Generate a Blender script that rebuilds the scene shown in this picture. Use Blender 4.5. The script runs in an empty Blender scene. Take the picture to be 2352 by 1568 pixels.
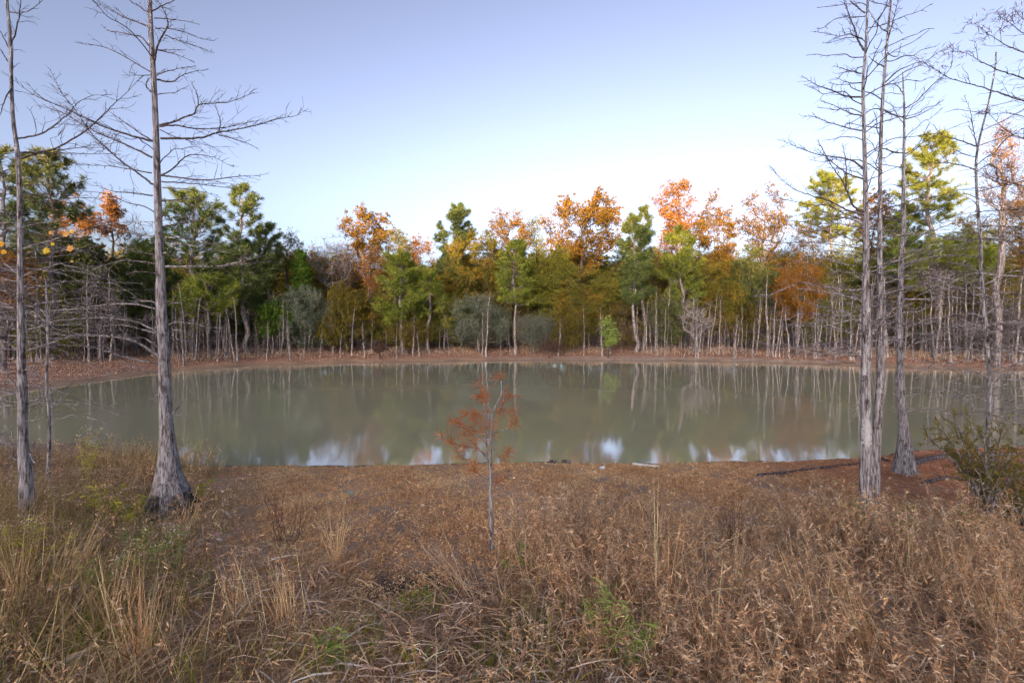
import bpy, math
import numpy as np
from mathutils import Vector, Matrix, noise as mnoise

sc = bpy.context.scene
COL = sc.collection
R = math.radians

# ------------------------------------------------------------------ camera
F = 1045.3                      # focal length in pixels of a 2352 px wide picture
CU, CV = 1176.0, 784.0
HV = 750.0                      # row of the horizon
CZ = 2.30                       # eye height over the water
PITCH = math.atan((CV - HV) / F)
cam = bpy.data.cameras.new('camera'); camo = bpy.data.objects.new('camera', cam); COL.objects.link(camo)
cam.lens = 16.0; cam.sensor_width = 36.0; cam.clip_start = 0.05; cam.clip_end = 3000
camo.location = (0, 0, CZ); camo.rotation_euler = (math.pi/2 - PITCH, 0, 0)
sc.camera = camo

# ------------------------------------------------------------------ world, sun, exposure
SUN_EL, SUN_AZ = R(4.5), R(198.0)
SUN_DIR = Vector((math.sin(SUN_AZ)*math.cos(SUN_EL), math.cos(SUN_AZ)*math.cos(SUN_EL), math.sin(SUN_EL)))
w = bpy.data.worlds.new('World'); sc.world = w; w.use_nodes = True
nt = w.node_tree; bg = nt.nodes['Background']
sky = nt.nodes.new('ShaderNodeTexSky'); sky.sky_type = 'NISHITA'; sky.sun_disc = False
sky.sun_elevation = SUN_EL; sky.sun_rotation = SUN_AZ
sky.altitude = 0; sky.air_density = 1.0; sky.dust_density = 2.4; sky.ozone_density = 3.0
hs = nt.nodes.new('ShaderNodeHueSaturation'); hs.inputs['Saturation'].default_value = 0.38
mu = nt.nodes.new('ShaderNodeMix'); mu.data_type = 'RGBA'; mu.blend_type = 'MULTIPLY'; mu.inputs['Factor'].default_value = 1.0; mu.inputs['B'].default_value = (0.965, 0.925, 0.975, 1)
nt.links.new(sky.outputs[0], hs.inputs['Color']); nt.links.new(hs.outputs[0], mu.inputs['A']); gm = nt.nodes.new('ShaderNodeGamma'); gm.inputs[1].default_value = 1.8
nt.links.new(mu.outputs['Result'], gm.inputs[0]); nt.links.new(gm.outputs[0], bg.inputs[0]); bg.inputs[1].default_value = 0.15
sun = bpy.data.lights.new('sun', 'SUN'); suno = bpy.data.objects.new('sun', sun); COL.objects.link(suno)
sun.energy = 4.8; sun.angle = R(0.6); sun.color = (1.0, 0.60, 0.26)
suno.rotation_euler = SUN_DIR.to_track_quat('Z', 'Y').to_euler(); suno.location = (-20, -30, 30)
sc.view_settings.view_transform = 'Standard'; sc.view_settings.look = 'None'
sc.view_settings.gamma = 1.0; sc.view_settings.use_curve_mapping = False
sc.view_settings.exposure = 1.6
sc.cycles.max_bounces = 6; sc.cycles.diffuse_bounces = 3; sc.cycles.transparent_max_bounces = 4
sc.cycles.caustics_reflective = False

_cp, _sp = math.cos(PITCH), math.sin(PITCH)
def ray(u, v):
    x = (u - CU) / F; y = -(v - CV) / F
    return np.array([x, _cp + y*_sp, -_sp + y*_cp])      # forward is +Y
def P(u, v, Y):
    d = ray(u, v); t = Y / d[1]
    return np.array([d[0]*t, Y, CZ + d[2]*t])

def pix(x, y, z):           # pixel column and row
    dz = z-CZ; yc = y*_cp-dz*_sp; zc_ = y*_sp+dz*_cp
    return CU+F*x/yc, CV-F*zc_/yc
# ------------------------------------------------------------------ terrain
def G0(u, v):            # a point of the water surface under a pixel
    d = ray(u, v); t = CZ / -d[2]
    return (d[0]*t, d[1]*t)
POND = [(-19, 9.6), (-15.5, 8.9)] + [G0(*p) for p in
       [(190, 1018), (330, 1060), (450, 1068), (600, 1068), (800, 1071), (1000, 1064), (1176, 1062), (1400, 1064), (1600, 1060), (1800, 1060), (1940, 1052), (2060, 1040), (2200, 1030)]] + \
       [(15, 9.3), (22, 10.5), (31, 15), (33, 21), (30, 24.2)] + \
       [G0(*p) for p in [(2352, 850), (2150, 846), (1950, 838), (1700, 830), (1400, 828), (1176, 827), (830, 832), (600, 838), (400, 851), (260, 870), (130, 888), (0, 905)]] + \
       [(-20, 13.2), (-22, 11)]
POND = np.array(POND)
def pond_dist(x, y):
    x = np.asarray(x, float); y = np.asarray(y, float)
    d2 = np.full(x.shape, 1e9); inside = np.zeros(x.shape, bool)
    n = len(POND)
    for i in range(n):
        ax, ay = POND[i]; bx, by = POND[(i+1) % n]
        ex, ey = bx-ax, by-ay
        t = np.clip(((x-ax)*ex + (y-ay)*ey) / (ex*ex+ey*ey), 0, 1)
        d2 = np.minimum(d2, (x-ax-t*ex)**2 + (y-ay-t*ey)**2)
        c = ((ay > y) != (by > y))
        xi = ax + (y-ay) * ex / (ey if abs(ey) > 1e-9 else 1e-9)
        inside ^= c & (x < xi)
    d = np.sqrt(d2)
    return np.where(inside, -d, d)
def wob(x, y):
    return (np.sin(x*1.7+y*0.9)*0.4 + np.sin(x*3.9-y*2.7+1.3)*0.3 + np.sin(x*8.3+y*6.1+0.5)*0.18 + np.sin(-x*13.7+y*15.1)*0.12 + np.sin(x*27+y*3)*0.07)
def ground_z(x, y):
    x = np.asarray(x, float); y = np.asarray(y, float)
    d = pond_dist(x, y) + 0.10*wob(x, y)*np.where(np.asarray(y) > 14, 2.0, 1.0)
    far = 0.62 + 0.9*np.clip((np.hypot(x, y)-45)/60, 0, 6)
    up = far*(1-np.exp(-np.clip(d, 0, None)/3.3)) + 0.02*np.minimum(np.clip(d, 0, None), 1.5)*wob(x*1.3, y*1.3) + 0.012*np.clip(d, 0, 1)*wob(x*4, y*4)
    dn = -0.7*(1-np.exp(-np.clip(-d, 0, None)/1.2))
    return np.where(d > 0, up, dn)
def gz(x, y): return float(ground_z(np.array([x]), np.array([y]))[0])

# ------------------------------------------------------------------ mesh collecting
class MB:
    def __init__(s): s.V = []; s.Q = []; s.T = []; s.n = 0; s.lines = {}
    def add(s, V, Q=None, T=None):
        V = np.asarray(V, float).reshape(-1, 3)
        if Q is not None: s.Q.append(np.asarray(Q, np.int64).reshape(-1, 4) + s.n)
        if T is not None: s.T.append(np.asarray(T, np.int64).reshape(-1, 3) + s.n)
        s.V.append(V); s.n += len(V)
    def line(s, pts, r, k=4):              # a thin tube; kept and meshed in batches of equal length
        s.lines.setdefault((len(pts), k), []).append((np.asarray(pts, float), np.asarray(r, float)))
    def flush(s):
        for (n, k), L in s.lines.items():
            s.tubes(np.stack([a for a, _ in L]), np.stack([b for _, b in L]), k)
        s.lines = {}
    def tubes(s, Pt, Rd, k):
        m, n, _ = Pt.shape
        T = np.empty_like(Pt); T[:, 1:-1] = Pt[:, 2:]-Pt[:, :-2]; T[:, 0] = Pt[:, 1]-Pt[:, 0]; T[:, -1] = Pt[:, -1]-Pt[:, -2]
        T /= np.linalg.norm(T, axis=2, keepdims=True)+1e-12
        ref = np.where((np.abs(T[:, :1, 2:3]) > 0.8), np.array([[[1., 0.05, 0]]]), np.array([[[0.05, 0.03, 1.]]]))
        A = np.cross(T, ref); A /= np.linalg.norm(A, axis=2, keepdims=True)+1e-12
        B = np.cross(T, A)
        th = np.arange(k)*2*np.pi/k
        V = Pt[:, :, None, :] + Rd[:, :, None, None]*(np.cos(th)[None, None, :, None]*A[:, :, None, :] + np.sin(th)[None, None, :, None]*B[:, :, None, :])
        i = np.arange(n-1)[:, None]*k; j = np.arange(k)[None, :]; j2 = (j+1) % k
        q = np.stack([i+j, i+j2, i+k+j2, i+k+j], -1).reshape(-1, 4)
        q = (q[None] + (np.arange(m)*n*k)[:, None, None]).reshape(-1, 4)
        s.add(V.reshape(-1, 3), q)
    def mesh(s, name, mat, origin=(0, 0, 0), smooth=True):
        s.flush()
        me = bpy.data.meshes.new(name)
        V = np.concatenate(s.V) - np.asarray(origin, float)
        Q = np.concatenate(s.Q) if s.Q else np.zeros((0, 4), np.int64)
        T = np.concatenate(s.T) if s.T else np.zeros((0, 3), np.int64)
        me.vertices.add(len(V)); me.vertices.foreach_set('co', V.astype(np.float32).ravel())
        me.loops.add(Q.size+T.size); me.loops.foreach_set('vertex_index', np.concatenate([Q.ravel(), T.ravel()]).astype(np.int32))
        me.polygons.add(len(Q)+len(T))
        st = np.concatenate([np.arange(len(Q))*4, Q.size+np.arange(len(T))*3]).astype(np.int32)
        me.polygons.foreach_set('loop_start', st)
        me.polygons.foreach_set('use_smooth', np.full(len(st), smooth, bool))
        me.update(calc_edges=True); me.validate()
        me.materials.append(mat)
        return me

def tag(o, label=None, cat=None, group=None, kind=None):
    if label: o['label'] = label
    if cat: o['category'] = cat
    if group: o['group'] = group
    if kind: o['kind'] = kind
    return o
def thing(name, loc, label, cat, group=None):
    o = bpy.data.objects.new(name, None); o.empty_display_size = 0.2; COL.objects.link(o); o.location = loc
    return tag(o, label, cat, group)
def part(name, mb, mat, parent, smooth=True):
    root = parent
    org = Vector((0, 0, 0))
    while root is not None: org += root.location; root = root.parent
    o = bpy.data.objects.new(name, mb.mesh(name, mat, org, smooth)); COL.objects.link(o); o.parent = parent
    return o
def solo(name, mb, mat, loc=(0, 0, 0), smooth=True):
    o = bpy.data.objects.new(name, mb.mesh(name, mat, loc, smooth)); COL.objects.link(o); o.location = loc
    return o
def dup(root, loc, rz=0, s=1.0, label=None, group=None, sz=None):
    r = root.copy(); COL.objects.link(r); r.location = loc; r.rotation_euler = (0, 0, rz); r.scale = (s, s, sz or s)
    if label: r['label'] = label
    if group: r['group'] = group
    for ch in list(root.children):
        c = ch.copy(); COL.objects.link(c); c.parent = r
    return r

# ------------------------------------------------------------------ materials
def newmat(name):
    m = bpy.data.materials.new(name); m.use_nodes = True; t = m.node_tree
    for n in list(t.nodes): t.nodes.remove(n)
    return m, t, t.nodes.new('ShaderNodeOutputMaterial')
def ramp(t, cols, pos=None):
    r = t.nodes.new('ShaderNodeValToRGB'); e = r.color_ramp.elements
    while len(e) < len(cols): e.new(0.5)
    for i, c in enumerate(cols):
        e[i].position = pos[i] if pos else i/(len(cols)-1); e[i].color = (*c, 1)
    return r
def noise(t, scale, detail=3, rough=0.55, vec=None):
    n = t.nodes.new('ShaderNodeTexNoise'); n.inputs['Scale'].default_value = scale
    n.inputs['Detail'].default_value = detail; n.inputs['Roughness'].default_value = rough
    if vec is not None: t.links.new(vec, n.inputs['Vector'])
    return n
def mixrgb(t, fac, a, b, mode='MIX'):
    n = t.nodes.new('ShaderNodeMix'); n.data_type = 'RGBA'; n.blend_type = mode
    for s, v in ((n.inputs['Factor'], fac), (n.inputs['A'], a), (n.inputs['B'], b)):
        if hasattr(v, 'links'): t.links.new(v, s)
        elif isinstance(v, tuple): s.default_value = (*v, 1)
        else: s.default_value = v
    return n.outputs['Result']
def math_(t, op, a, b=0.0, clamp=False):
    n = t.nodes.new('ShaderNodeMath'); n.operation = op; n.use_clamp = clamp
    for s, v in ((n.inputs[0], a), (n.inputs[1], b)):
        if hasattr(v, 'links'): t.links.new(v, s)
        else: s.default_value = v
    return n.outputs[0]

def mat_leaf(name, cols, trans=0.3, patch=0.5, pscale=0.8, gain=1.5):
    cols = [tuple(min(0.85, c*gain*h) for c, h in zip(q, (1.16, 1.12, 0.98))) for q in cols]
    m, t, out = newmat(name)
    g = t.nodes.new('ShaderNodeNewGeometry'); tc = t.nodes.new('ShaderNodeTexCoord')
    n = noise(t, pscale, 2, 0.5, tc.outputs['Object'])
    f = math_(t, 'ADD', math_(t, 'MULTIPLY', g.outputs['Random Per Island'], 1-patch), math_(t, 'MULTIPLY', math_(t, 'SUBTRACT', n.outputs['Fac'], 0.22), patch*1.75), True)
    r = ramp(t, cols); t.links.new(f, r.inputs[0])
    d = t.nodes.new('ShaderNodeBsdfDiffuse'); tr = t.nodes.new('ShaderNodeBsdfTranslucent'); mx = t.nodes.new('ShaderNodeMixShader')
    t.links.new(r.outputs[0], d.inputs[0]); t.links.new(r.outputs[0], tr.inputs[0]); mx.inputs[0].default_value = trans
    t.links.new(d.outputs[0], mx.inputs[1]); t.links.new(tr.outputs[0], mx.inputs[2]); t.links.new(mx.outputs[0], out.inputs[0])
    return m
def mat_bark(name, dark, mid, pale, sx=30, sz=7, lichen=0.5, bump=0.6, lscale=9):
    dark, mid, pale = [tuple(min(0.8, c*0.8) for c in q) for q in (dark, mid, pale)]
    m, t, out = newmat(name)
    tc = t.nodes.new('ShaderNodeTexCoord'); mp = t.nodes.new('ShaderNodeMapping')
    mp.inputs['Scale'].default_value = (sx, sx, sz); t.links.new(tc.outputs['Object'], mp.inputs['Vector'])
    n1 = noise(t, 1.0, 6, 0.65, mp.outputs[0])
    mp3 = t.nodes.new('ShaderNodeMapping'); mp3.inputs['Scale'].default_value = (sx*2.1, sx*2.1, sz*0.9); t.links.new(tc.outputs['Object'], mp3.inputs['Vector'])
    n2 = noise(t, 1.0, 4, 0.6, mp3.outputs[0])
    crack = math_(t, 'MULTIPLY', math_(t, 'SUBTRACT', n2.outputs['Fac'], 0.36), 3.6, True)
    h = math_(t, 'ADD', math_(t, 'MULTIPLY', crack, 0.5), math_(t, 'MULTIPLY', n1.outputs['Fac'], 0.62), True)
    c = ramp(t, [dark, mid, pale], [0.25, 0.6, 0.95]); t.links.new(h, c.inputs[0])
    mp2 = t.nodes.new('ShaderNodeMapping'); mp2.inputs['Scale'].default_value = (lscale, lscale, lscale*0.4); t.links.new(tc.outputs['Object'], mp2.inputs['Vector'])
    l = noise(t, 1.6, 5, 0.7, mp2.outputs[0])
    lf = ramp(t, [(0, 0, 0), (1, 1, 1)], [0.60-0.2*lichen, 0.67-0.2*lichen]); t.links.new(l.outputs['Fac'], lf.inputs[0])
    lc = math_(t, 'MULTIPLY', lf.outputs[0], math_(t, 'ADD', math_(t, 'MULTIPLY', crack, 0.7), 0.1), True)
    col = mixrgb(t, lc, c.outputs[0], tuple(min(1, p*1.35) for p in pale))
    b = t.nodes.new('ShaderNodeBsdfPrincipled'); b.inputs['Roughness'].default_value = 0.9
    b.inputs['Specular IOR Level'].default_value = 0.15
    t.links.new(col, b.inputs['Base Color'])
    bp = t.nodes.new('ShaderNodeBump'); bp.inputs['Strength'].default_value = bump; bp.inputs['Distance'].default_value = 0.012
    t.links.new(h, bp.inputs['Height']); t.links.new(bp.outputs[0], b.inputs['Normal']); t.links.new(b.outputs[0], out.inputs[0])
    return m
def mat_plain(name, c1, c2, scale=20, rough=0.8, bump=0.2):
    m, t, out = newmat(name)
    tc = t.nodes.new('ShaderNodeTexCoord'); n = noise(t, scale, 5, 0.6, tc.outputs['Object'])
    r = ramp(t, [c1, c2], [0.3, 0.7]); t.links.new(n.outputs['Fac'], r.inputs[0])
    b = t.nodes.new('ShaderNodeBsdfPrincipled'); b.inputs['Roughness'].default_value = rough
    t.links.new(r.outputs[0], b.inputs['Base Color'])
    bp = t.nodes.new('ShaderNodeBump'); bp.inputs['Strength'].default_value = bump; bp.inputs['Distance'].default_value = 0.01
    t.links.new(n.outputs['Fac'], bp.inputs['Height']); t.links.new(bp.outputs[0], b.inputs['Normal']); t.links.new(b.outputs[0], out.inputs[0])
    return m

M = {}
M['bark'] = mat_bark('cypress_bark', (0.04, 0.03, 0.028), (0.18, 0.145, 0.135), (0.50, 0.48, 0.47), 38, 9, 0.95, 0.9, 14)
M['twig'] = mat_bark('cypress_twig', (0.07, 0.052, 0.05), (0.17, 0.135, 0.125), (0.46, 0.44, 0.42), 25, 25, 0.8, 0.1, 5)
M['twigd'] = mat_bark('sky_darkened_upper_twig', (0.07, 0.052, 0.05), (0.14, 0.11, 0.105), (0.25, 0.23, 0.22), 25, 25, 0.1, 0.1, 5)  # upper limbs: less lichen, and darkness against the bright sky put into colour
M['darkbark'] = mat_bark('cypress_base_bark', (0.03, 0.024, 0.02), (0.12, 0.10, 0.08), (0.27, 0.25, 0.22), 34, 3, 0.2, 0.9)
M['farbark'] = mat_bark('distant_bark', (0.10, 0.08, 0.075), (0.26, 0.22, 0.20), (0.45, 0.41, 0.38), 8, 2, 0.5, 0.2)
M['whitebark'] = mat_bark('pale_cypress_bark', (0.20, 0.165, 0.145), (0.42, 0.37, 0.33), (0.62, 0.58, 0.53), 10, 3, 0.5, 0.2)
M['limb'] = mat_bark('distant_limb_bark', (0.05, 0.04, 0.035), (0.12, 0.10, 0.085), (0.24, 0.21, 0.19), 8, 3, 0.3, 0.1)
M['greytwig'] = mat_bark('grey_twig', (0.09, 0.075, 0.075), (0.20, 0.17, 0.165), (0.34, 0.31, 0.30), 8, 5, 0.4, 0.1)
M['browntwig'] = mat_bark('brown_twig', (0.06, 0.035, 0.025), (0.14, 0.085, 0.06), (0.25, 0.18, 0.14), 8, 5, 0.2, 0.1)
M['pine'] = mat_leaf('pine_needles', [(0.030, 0.045, 0.020), (0.055, 0.080, 0.030), (0.09, 0.12, 0.038), (0.15, 0.165, 0.05)], 0.3, gain=1.85)
M['pineb'] = mat_leaf('bright_pine_needles', [(0.045, 0.065, 0.018), (0.08, 0.11, 0.025), (0.14, 0.165, 0.032), (0.21, 0.20, 0.04)], 0.3, gain=1.85)
M['pined'] = mat_leaf('dark_pine_needles', [(0.025, 0.036, 0.020), (0.045, 0.062, 0.03), (0.075, 0.09, 0.035), (0.13, 0.12, 0.04)], 0.25, gain=2.3)
M['oak'] = mat_leaf('orange_oak_leaves', [(0.045, 0.055, 0.015), (0.12, 0.085, 0.02), (0.19, 0.11, 0.026), (0.26, 0.145, 0.035)], 0.35, 0.45)
M['oakg'] = mat_leaf('green_brown_oak_leaves', [(0.035, 0.05, 0.012), (0.075, 0.085, 0.018), (0.13, 0.10, 0.02), (0.26, 0.12, 0.025)], 0.3, 0.6, gain=1.85)
M['pinkoak'] = mat_leaf('rusty_pink_leaves', [(0.10, 0.065, 0.035), (0.20, 0.10, 0.045), (0.24, 0.13, 0.035), (0.29, 0.165, 0.05)], 0.35)
M['olive'] = mat_leaf('olive_leaves', [(0.03, 0.045, 0.012), (0.07, 0.085, 0.018), (0.13, 0.13, 0.022), (0.19, 0.16, 0.03)], 0.3, gain=1.85)
M['mustard'] = mat_leaf('mustard_leaves', [(0.05, 0.05, 0.014), (0.09, 0.085, 0.02), (0.14, 0.115, 0.026), (0.19, 0.12, 0.03)], 0.3)
M['dgreen'] = mat_leaf('dark_green_leaves', [(0.022, 0.03, 0.014), (0.04, 0.05, 0.02), (0.065, 0.075, 0.028), (0.10, 0.10, 0.035)], 0.2, gain=2.3)
M['ggreen'] = mat_leaf('grey_green_leaves', [(0.035, 0.05, 0.035), (0.07, 0.095, 0.065), (0.11, 0.135, 0.10), (0.17, 0.19, 0.15)], 0.2)
M['cedar'] = mat_leaf('cedar_sprays', [(0.025, 0.05, 0.010), (0.045, 0.085, 0.014), (0.07, 0.125, 0.02), (0.11, 0.16, 0.03)], 0.2)
M['rust'] = mat_leaf('rust_orange_needles', [(0.09, 0.055, 0.015), (0.16, 0.085, 0.02), (0.23, 0.11, 0.02), (0.30, 0.14, 0.03)], 0.3)
M['sapling'] = mat_leaf('orange_cypress_needles', [(0.17, 0.058, 0.02), (0.28, 0.09, 0.025), (0.37, 0.13, 0.035)], 0.3)
M['under'] = mat_leaf('understory_leaves', [(0.025, 0.03, 0.012), (0.06, 0.055, 0.02), (0.10, 0.075, 0.03), (0.14, 0.12, 0.03)], 0.2, 0.7, 0.35, gain=3.0)
M['wood'] = mat_leaf('wood_leaves', [(0.03, 0.05, 0.015), (0.10, 0.09, 0.03)], 0.1)
M['yleaf'] = mat_leaf('yellow_green_leaves', [(0.11, 0.13, 0.02), (0.22, 0.22, 0.03), (0.36, 0.30, 0.03)], 0.35, 0.3, 4, gain=2.1)
M['gleaf'] = mat_leaf('light_green_leaves', [(0.07, 0.10, 0.03), (0.12, 0.165, 0.045), (0.20, 0.23, 0.07)], 0.3, 0.3, 4, gain=2.1)
M['ggrass'] = mat_leaf('green_grass_blades', [(0.05, 0.08, 0.015), (0.10, 0.14, 0.02), (0.19, 0.20, 0.03), (0.36, 0.27, 0.05)], 0.3, 0.4, 5, gain=2.1)
M['weed'] = mat_leaf('dry_weed_leaves', [(0.055, 0.032, 0.022), (0.15, 0.088, 0.052), (0.27, 0.165, 0.10), (0.36, 0.24, 0.155), (0.52, 0.42, 0.33)], 0.25, 0.3, 2.2, gain=2.25)
M['stem'] = mat_leaf('dry_stems', [(0.10, 0.065, 0.045), (0.22, 0.15, 0.10), (0.38, 0.29, 0.21)], 0.05, 0.3, 3, gain=2.25)
M['dstem'] = mat_leaf('dark_stems', [(0.05, 0.025, 0.02), (0.10, 0.05, 0.035), (0.16, 0.09, 0.06)], 0.05, 0.3, 3)
M['straw'] = mat_leaf('matted_straw', [(0.05, 0.034, 0.026), (0.16, 0.11, 0.078), (0.29, 0.215, 0.155), (0.52, 0.44, 0.35)], 0.2, 0.35, 1.4, gain=2.25)
M['lstraw'] = mat_leaf('olive_straw', [(0.045, 0.035, 0.018), (0.13, 0.10, 0.045), (0.22, 0.155, 0.085), (0.40, 0.32, 0.21)], 0.2, 0.4, 1.4, gain=2.25)
M['sedge'] = mat_leaf('broomsedge_blades', [(0.22, 0.13, 0.07), (0.33, 0.21, 0.12), (0.48, 0.34, 0.21)], 0.3, 0.2, 4, gain=2.25)
M['lawn'] = mat_leaf('short_brown_grass', [(0.09, 0.05, 0.03), (0.22, 0.13, 0.07), (0.34, 0.21, 0.12), (0.52, 0.37, 0.23)], 0.2, 0.35, 1.3, gain=2.25)
M['moss'] = mat_leaf('short_olive_grass', [(0.08, 0.07, 0.02), (0.16, 0.13, 0.035), (0.26, 0.19, 0.06)], 0.2, 0.5, 2)
M['fallen'] = mat_leaf('fallen_leaves', [(0.10, 0.055, 0.035), (0.25, 0.15, 0.10), (0.24, 0.18, 0.14), (0.30, 0.26, 0.23)], 0.1, 0.1, 2, gain=2.25)
M['shrubg'] = mat_leaf('juniper_sprays', [(0.045, 0.048, 0.012), (0.08, 0.08, 0.018), (0.13, 0.105, 0.025), (0.19, 0.12, 0.03)], 0.2, 0.4, 3)
M['orleaf'] = mat_leaf('orange_autumn_leaf', [(0.65, 0.22, 0.03), (0.75, 0.38, 0.04), (0.5, 0.22, 0.10)], 0.4, 0.1, 4)
M['pipe'] = mat_plain('white_plastic', (0.62, 0.58, 0.47), (0.80, 0.77, 0.68), 14, 0.45, 0.05)
M['foam'] = mat_plain('white_foam', (0.6, 0.6, 0.58), (0.85, 0.85, 0.84), 30, 0.8, 0.3)
M['blue'] = mat_plain('blue_green_wrapper', (0.08, 0.25, 0.28), (0.2, 0.45, 0.5), 30, 0.4, 0.2)
M['pink'] = mat_plain('pink_paper', (0.75, 0.28, 0.36), (0.85, 0.45, 0.5), 30, 0.6, 0.2)
M['flower'] = mat_leaf('pale_seed_heads', [(0.40, 0.34, 0.22), (0.6, 0.55, 0.42)], 0.2, 0.2, 5)
M['lichen'] = mat_plain('white_lichen', (0.30, 0.29, 0.28), (0.58, 0.57, 0.55), 60, 0.9, 0.6)
M['log'] = mat_bark('driftwood', (0.04, 0.03, 0.028), (0.14, 0.11, 0.10), (0.34, 0.31, 0.30), 18, 18, 0.3, 0.8)

def mat_ground():
    m, t, out = newmat('bank_soil')
    tc = t.nodes.new('ShaderNodeTexCoord'); at = t.nodes.new('ShaderNodeAttribute'); at.attribute_name = 'zone'
    sp = t.nodes.new('ShaderNodeSeparateColor'); t.links.new(at.outputs['Color'], sp.inputs[0])
    n1 = noise(t, 1.1, 6, 0.6, tc.outputs['Object']); n2 = noise(t, 22, 6, 0.7, tc.outputs['Object']); n3 = noise(t, 90, 3, 0.6, tc.outputs['Object'])
    mixf = math_(t, 'ADD', math_(t, 'MULTIPLY', n1.outputs['Fac'], 0.4), math_(t, 'ADD', math_(t, 'MULTIPLY', n2.outputs['Fac'], 0.4), math_(t, 'MULTIPLY', n3.outputs['Fac'], 0.2)))
    soil = ramp(t, [(0.16, 0.10, 0.065), (0.38, 0.255, 0.165), (0.56, 0.41, 0.28)], [0.32, 0.5, 0.68]); t.links.new(mixf, soil.inputs[0])
    straw = ramp(t, [(0.17, 0.095, 0.06), (0.34, 0.18, 0.115), (0.52, 0.32, 0.22)], [0.32, 0.5, 0.68]); t.links.new(mixf, straw.inputs[0])
    mud = ramp(t, [(0.035, 0.027, 0.02), (0.075, 0.058, 0.045)], [0.35, 0.65]); t.links.new(mixf, mud.inputs[0])
    sand = ramp(t, [(0.25, 0.20, 0.16), (0.52, 0.46, 0.40)], [0.38, 0.6]); t.links.new(mixf, sand.inputs[0])
    c = mixrgb(t, sp.outputs[0], soil.outputs[0], straw.outputs[0])
    sf = math_(t, 'MULTIPLY', sp.outputs[2], math_(t, 'MULTIPLY', math_(t, 'SUBTRACT', n2.outputs['Fac'], 0.40), 6, True), True)
    c = mixrgb(t, sf, c, sand.outputs[0])
    c = mixrgb(t, sp.outputs[1], c, mud.outputs[0])
    b = t.nodes.new('ShaderNodeBsdfPrincipled'); b.inputs['Roughness'].default_value = 0.95; b.inputs['Specular IOR Level'].default_value = 0.1
    t.links.new(c, b.inputs['Base Color'])
    bp = t.nodes.new('ShaderNodeBump'); bp.inputs['Strength'].default_value = 0.7; bp.inputs['Distance'].default_value = 0.03
    t.links.new(mixf, bp.inputs['Height']); t.links.new(bp.outputs[0], b.inputs['Normal']); t.links.new(b.outputs[0], out.inputs[0])
    return m
def mat_water():
    m, t, out = newmat('murky_water')
    tc = t.nodes.new('ShaderNodeTexCoord')
    n = noise(t, 0.22, 3, 0.5, tc.outputs['Object'])
    r = ramp(t, [(0.37, 0.345, 0.215), (0.43, 0.40, 0.25)], [0.3, 0.7]); t.links.new(n.outputs['Fac'], r.inputs[0])
    b = t.nodes.new('ShaderNodeBsdfPrincipled'); b.inputs['Roughness'].default_value = 0.0; b.inputs['IOR'].default_value = 2.8
    t.links.new(r.outputs[0], b.inputs['Base Color'])
    mp = t.nodes.new('ShaderNodeMapping'); mp.inputs['Scale'].default_value = (1.6, 3.4, 1); t.links.new(tc.outputs['Object'], mp.inputs['Vector'])
    n1 = noise(t, 3.2, 4, 0.55, mp.outputs[0])
    bp = t.nodes.new('ShaderNodeBump'); bp.inputs['Strength'].default_value = 0.035; bp.inputs['Distance'].default_value = 0.02
    t.links.new(n1.outputs['Fac'], bp.inputs['Height']); t.links.new(bp.outputs[0], b.inputs['Normal']); t.links.new(b.outputs[0], out.inputs[0])
    return m

# ------------------------------------------------------------------ setting: ground and water
def axis(lo, hi, flo, fhi, fine, grow=1.16):
    a = list(np.arange(flo, fhi+1e-6, fine))
    s = fine; x = flo
    while x > lo: s = min(s*grow, 40); x -= s; a.insert(0, x)
    s = fine; x = a[-1]
    while x < hi: s = min(s*grow, 40); x += s; a.append(x)
    return np.array(a)
xs = axis(-700, 700, -9, 9, 0.1, 1.03); ys = axis(-400, 1300, 1.0, 9.0, 0.09, 1.03)
X, Y = np.meshgrid(xs, ys)
Z = ground_z(X, Y)
nx, ny = len(xs), len(ys)
i, j = np.meshgrid(np.arange(nx-1), np.arange(ny-1))
q = np.stack([j*nx+i, j*nx+i+1, (j+1)*nx+i+1, (j+1)*nx+i], -1).reshape(-1, 4)
mb = MB(); mb.add(np.stack([X, Y, Z], -1).reshape(-1, 3), q)
ground = solo('ground', mb, mat_ground()); tag(ground, 'brown leaf-strewn bank sloping down to the pond', 'ground', kind='structure')
ca = ground.data.color_attributes.new('zone', 'FLOAT_COLOR', 'POINT')
D = pond_dist(X, Y)
strawz = np.clip((Y-12)/6, 0, 1)*np.clip(D/1.5, 0, 1) + np.clip((X-4.5)/2.5, 0, 1)*np.clip((9-Y)/2, 0, 1)
wet = np.clip(1-(D+0.08*wob(X, Y))/0.28, 0, 1)*np.where(Y > 12, 0.45, 0.95) + 0.75*np.clip(1-np.hypot((X+0.75)/0.7, (Y-3.15)/0.4), 0, 1)*1.5
strip = np.exp(-((D-0.75)/0.45)**2)*(Y > 14)*np.exp(-((X-10)/8.5)**2)
zc = np.ones((nx*ny, 4), np.float32)
zc[:, 0] = np.clip(strawz, 0, 1).ravel(); zc[:, 1] = np.clip(wet, 0, 1).ravel(); zc[:, 2] = np.clip(strip*2.2, 0, 1).ravel()
ca.data.foreach_set('color', zc.ravel())

mb = MB()
gx = np.linspace(-24, 36, 25); gy = np.linspace(6.2, 34, 15)
GX, GY = np.meshgrid(gx, gy); i, j = np.meshgrid(np.arange(24), np.arange(14))
mb.add(np.stack([GX, GY, GX*0], -1).reshape(-1, 3), np.stack([j*25+i, j*25+i+1, (j+1)*25+i+1, (j+1)*25+i], -1).reshape(-1, 4))
water = solo('water', mb, mat_water()); tag(water, 'still murky olive green pond water', 'water', kind='structure')

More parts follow.
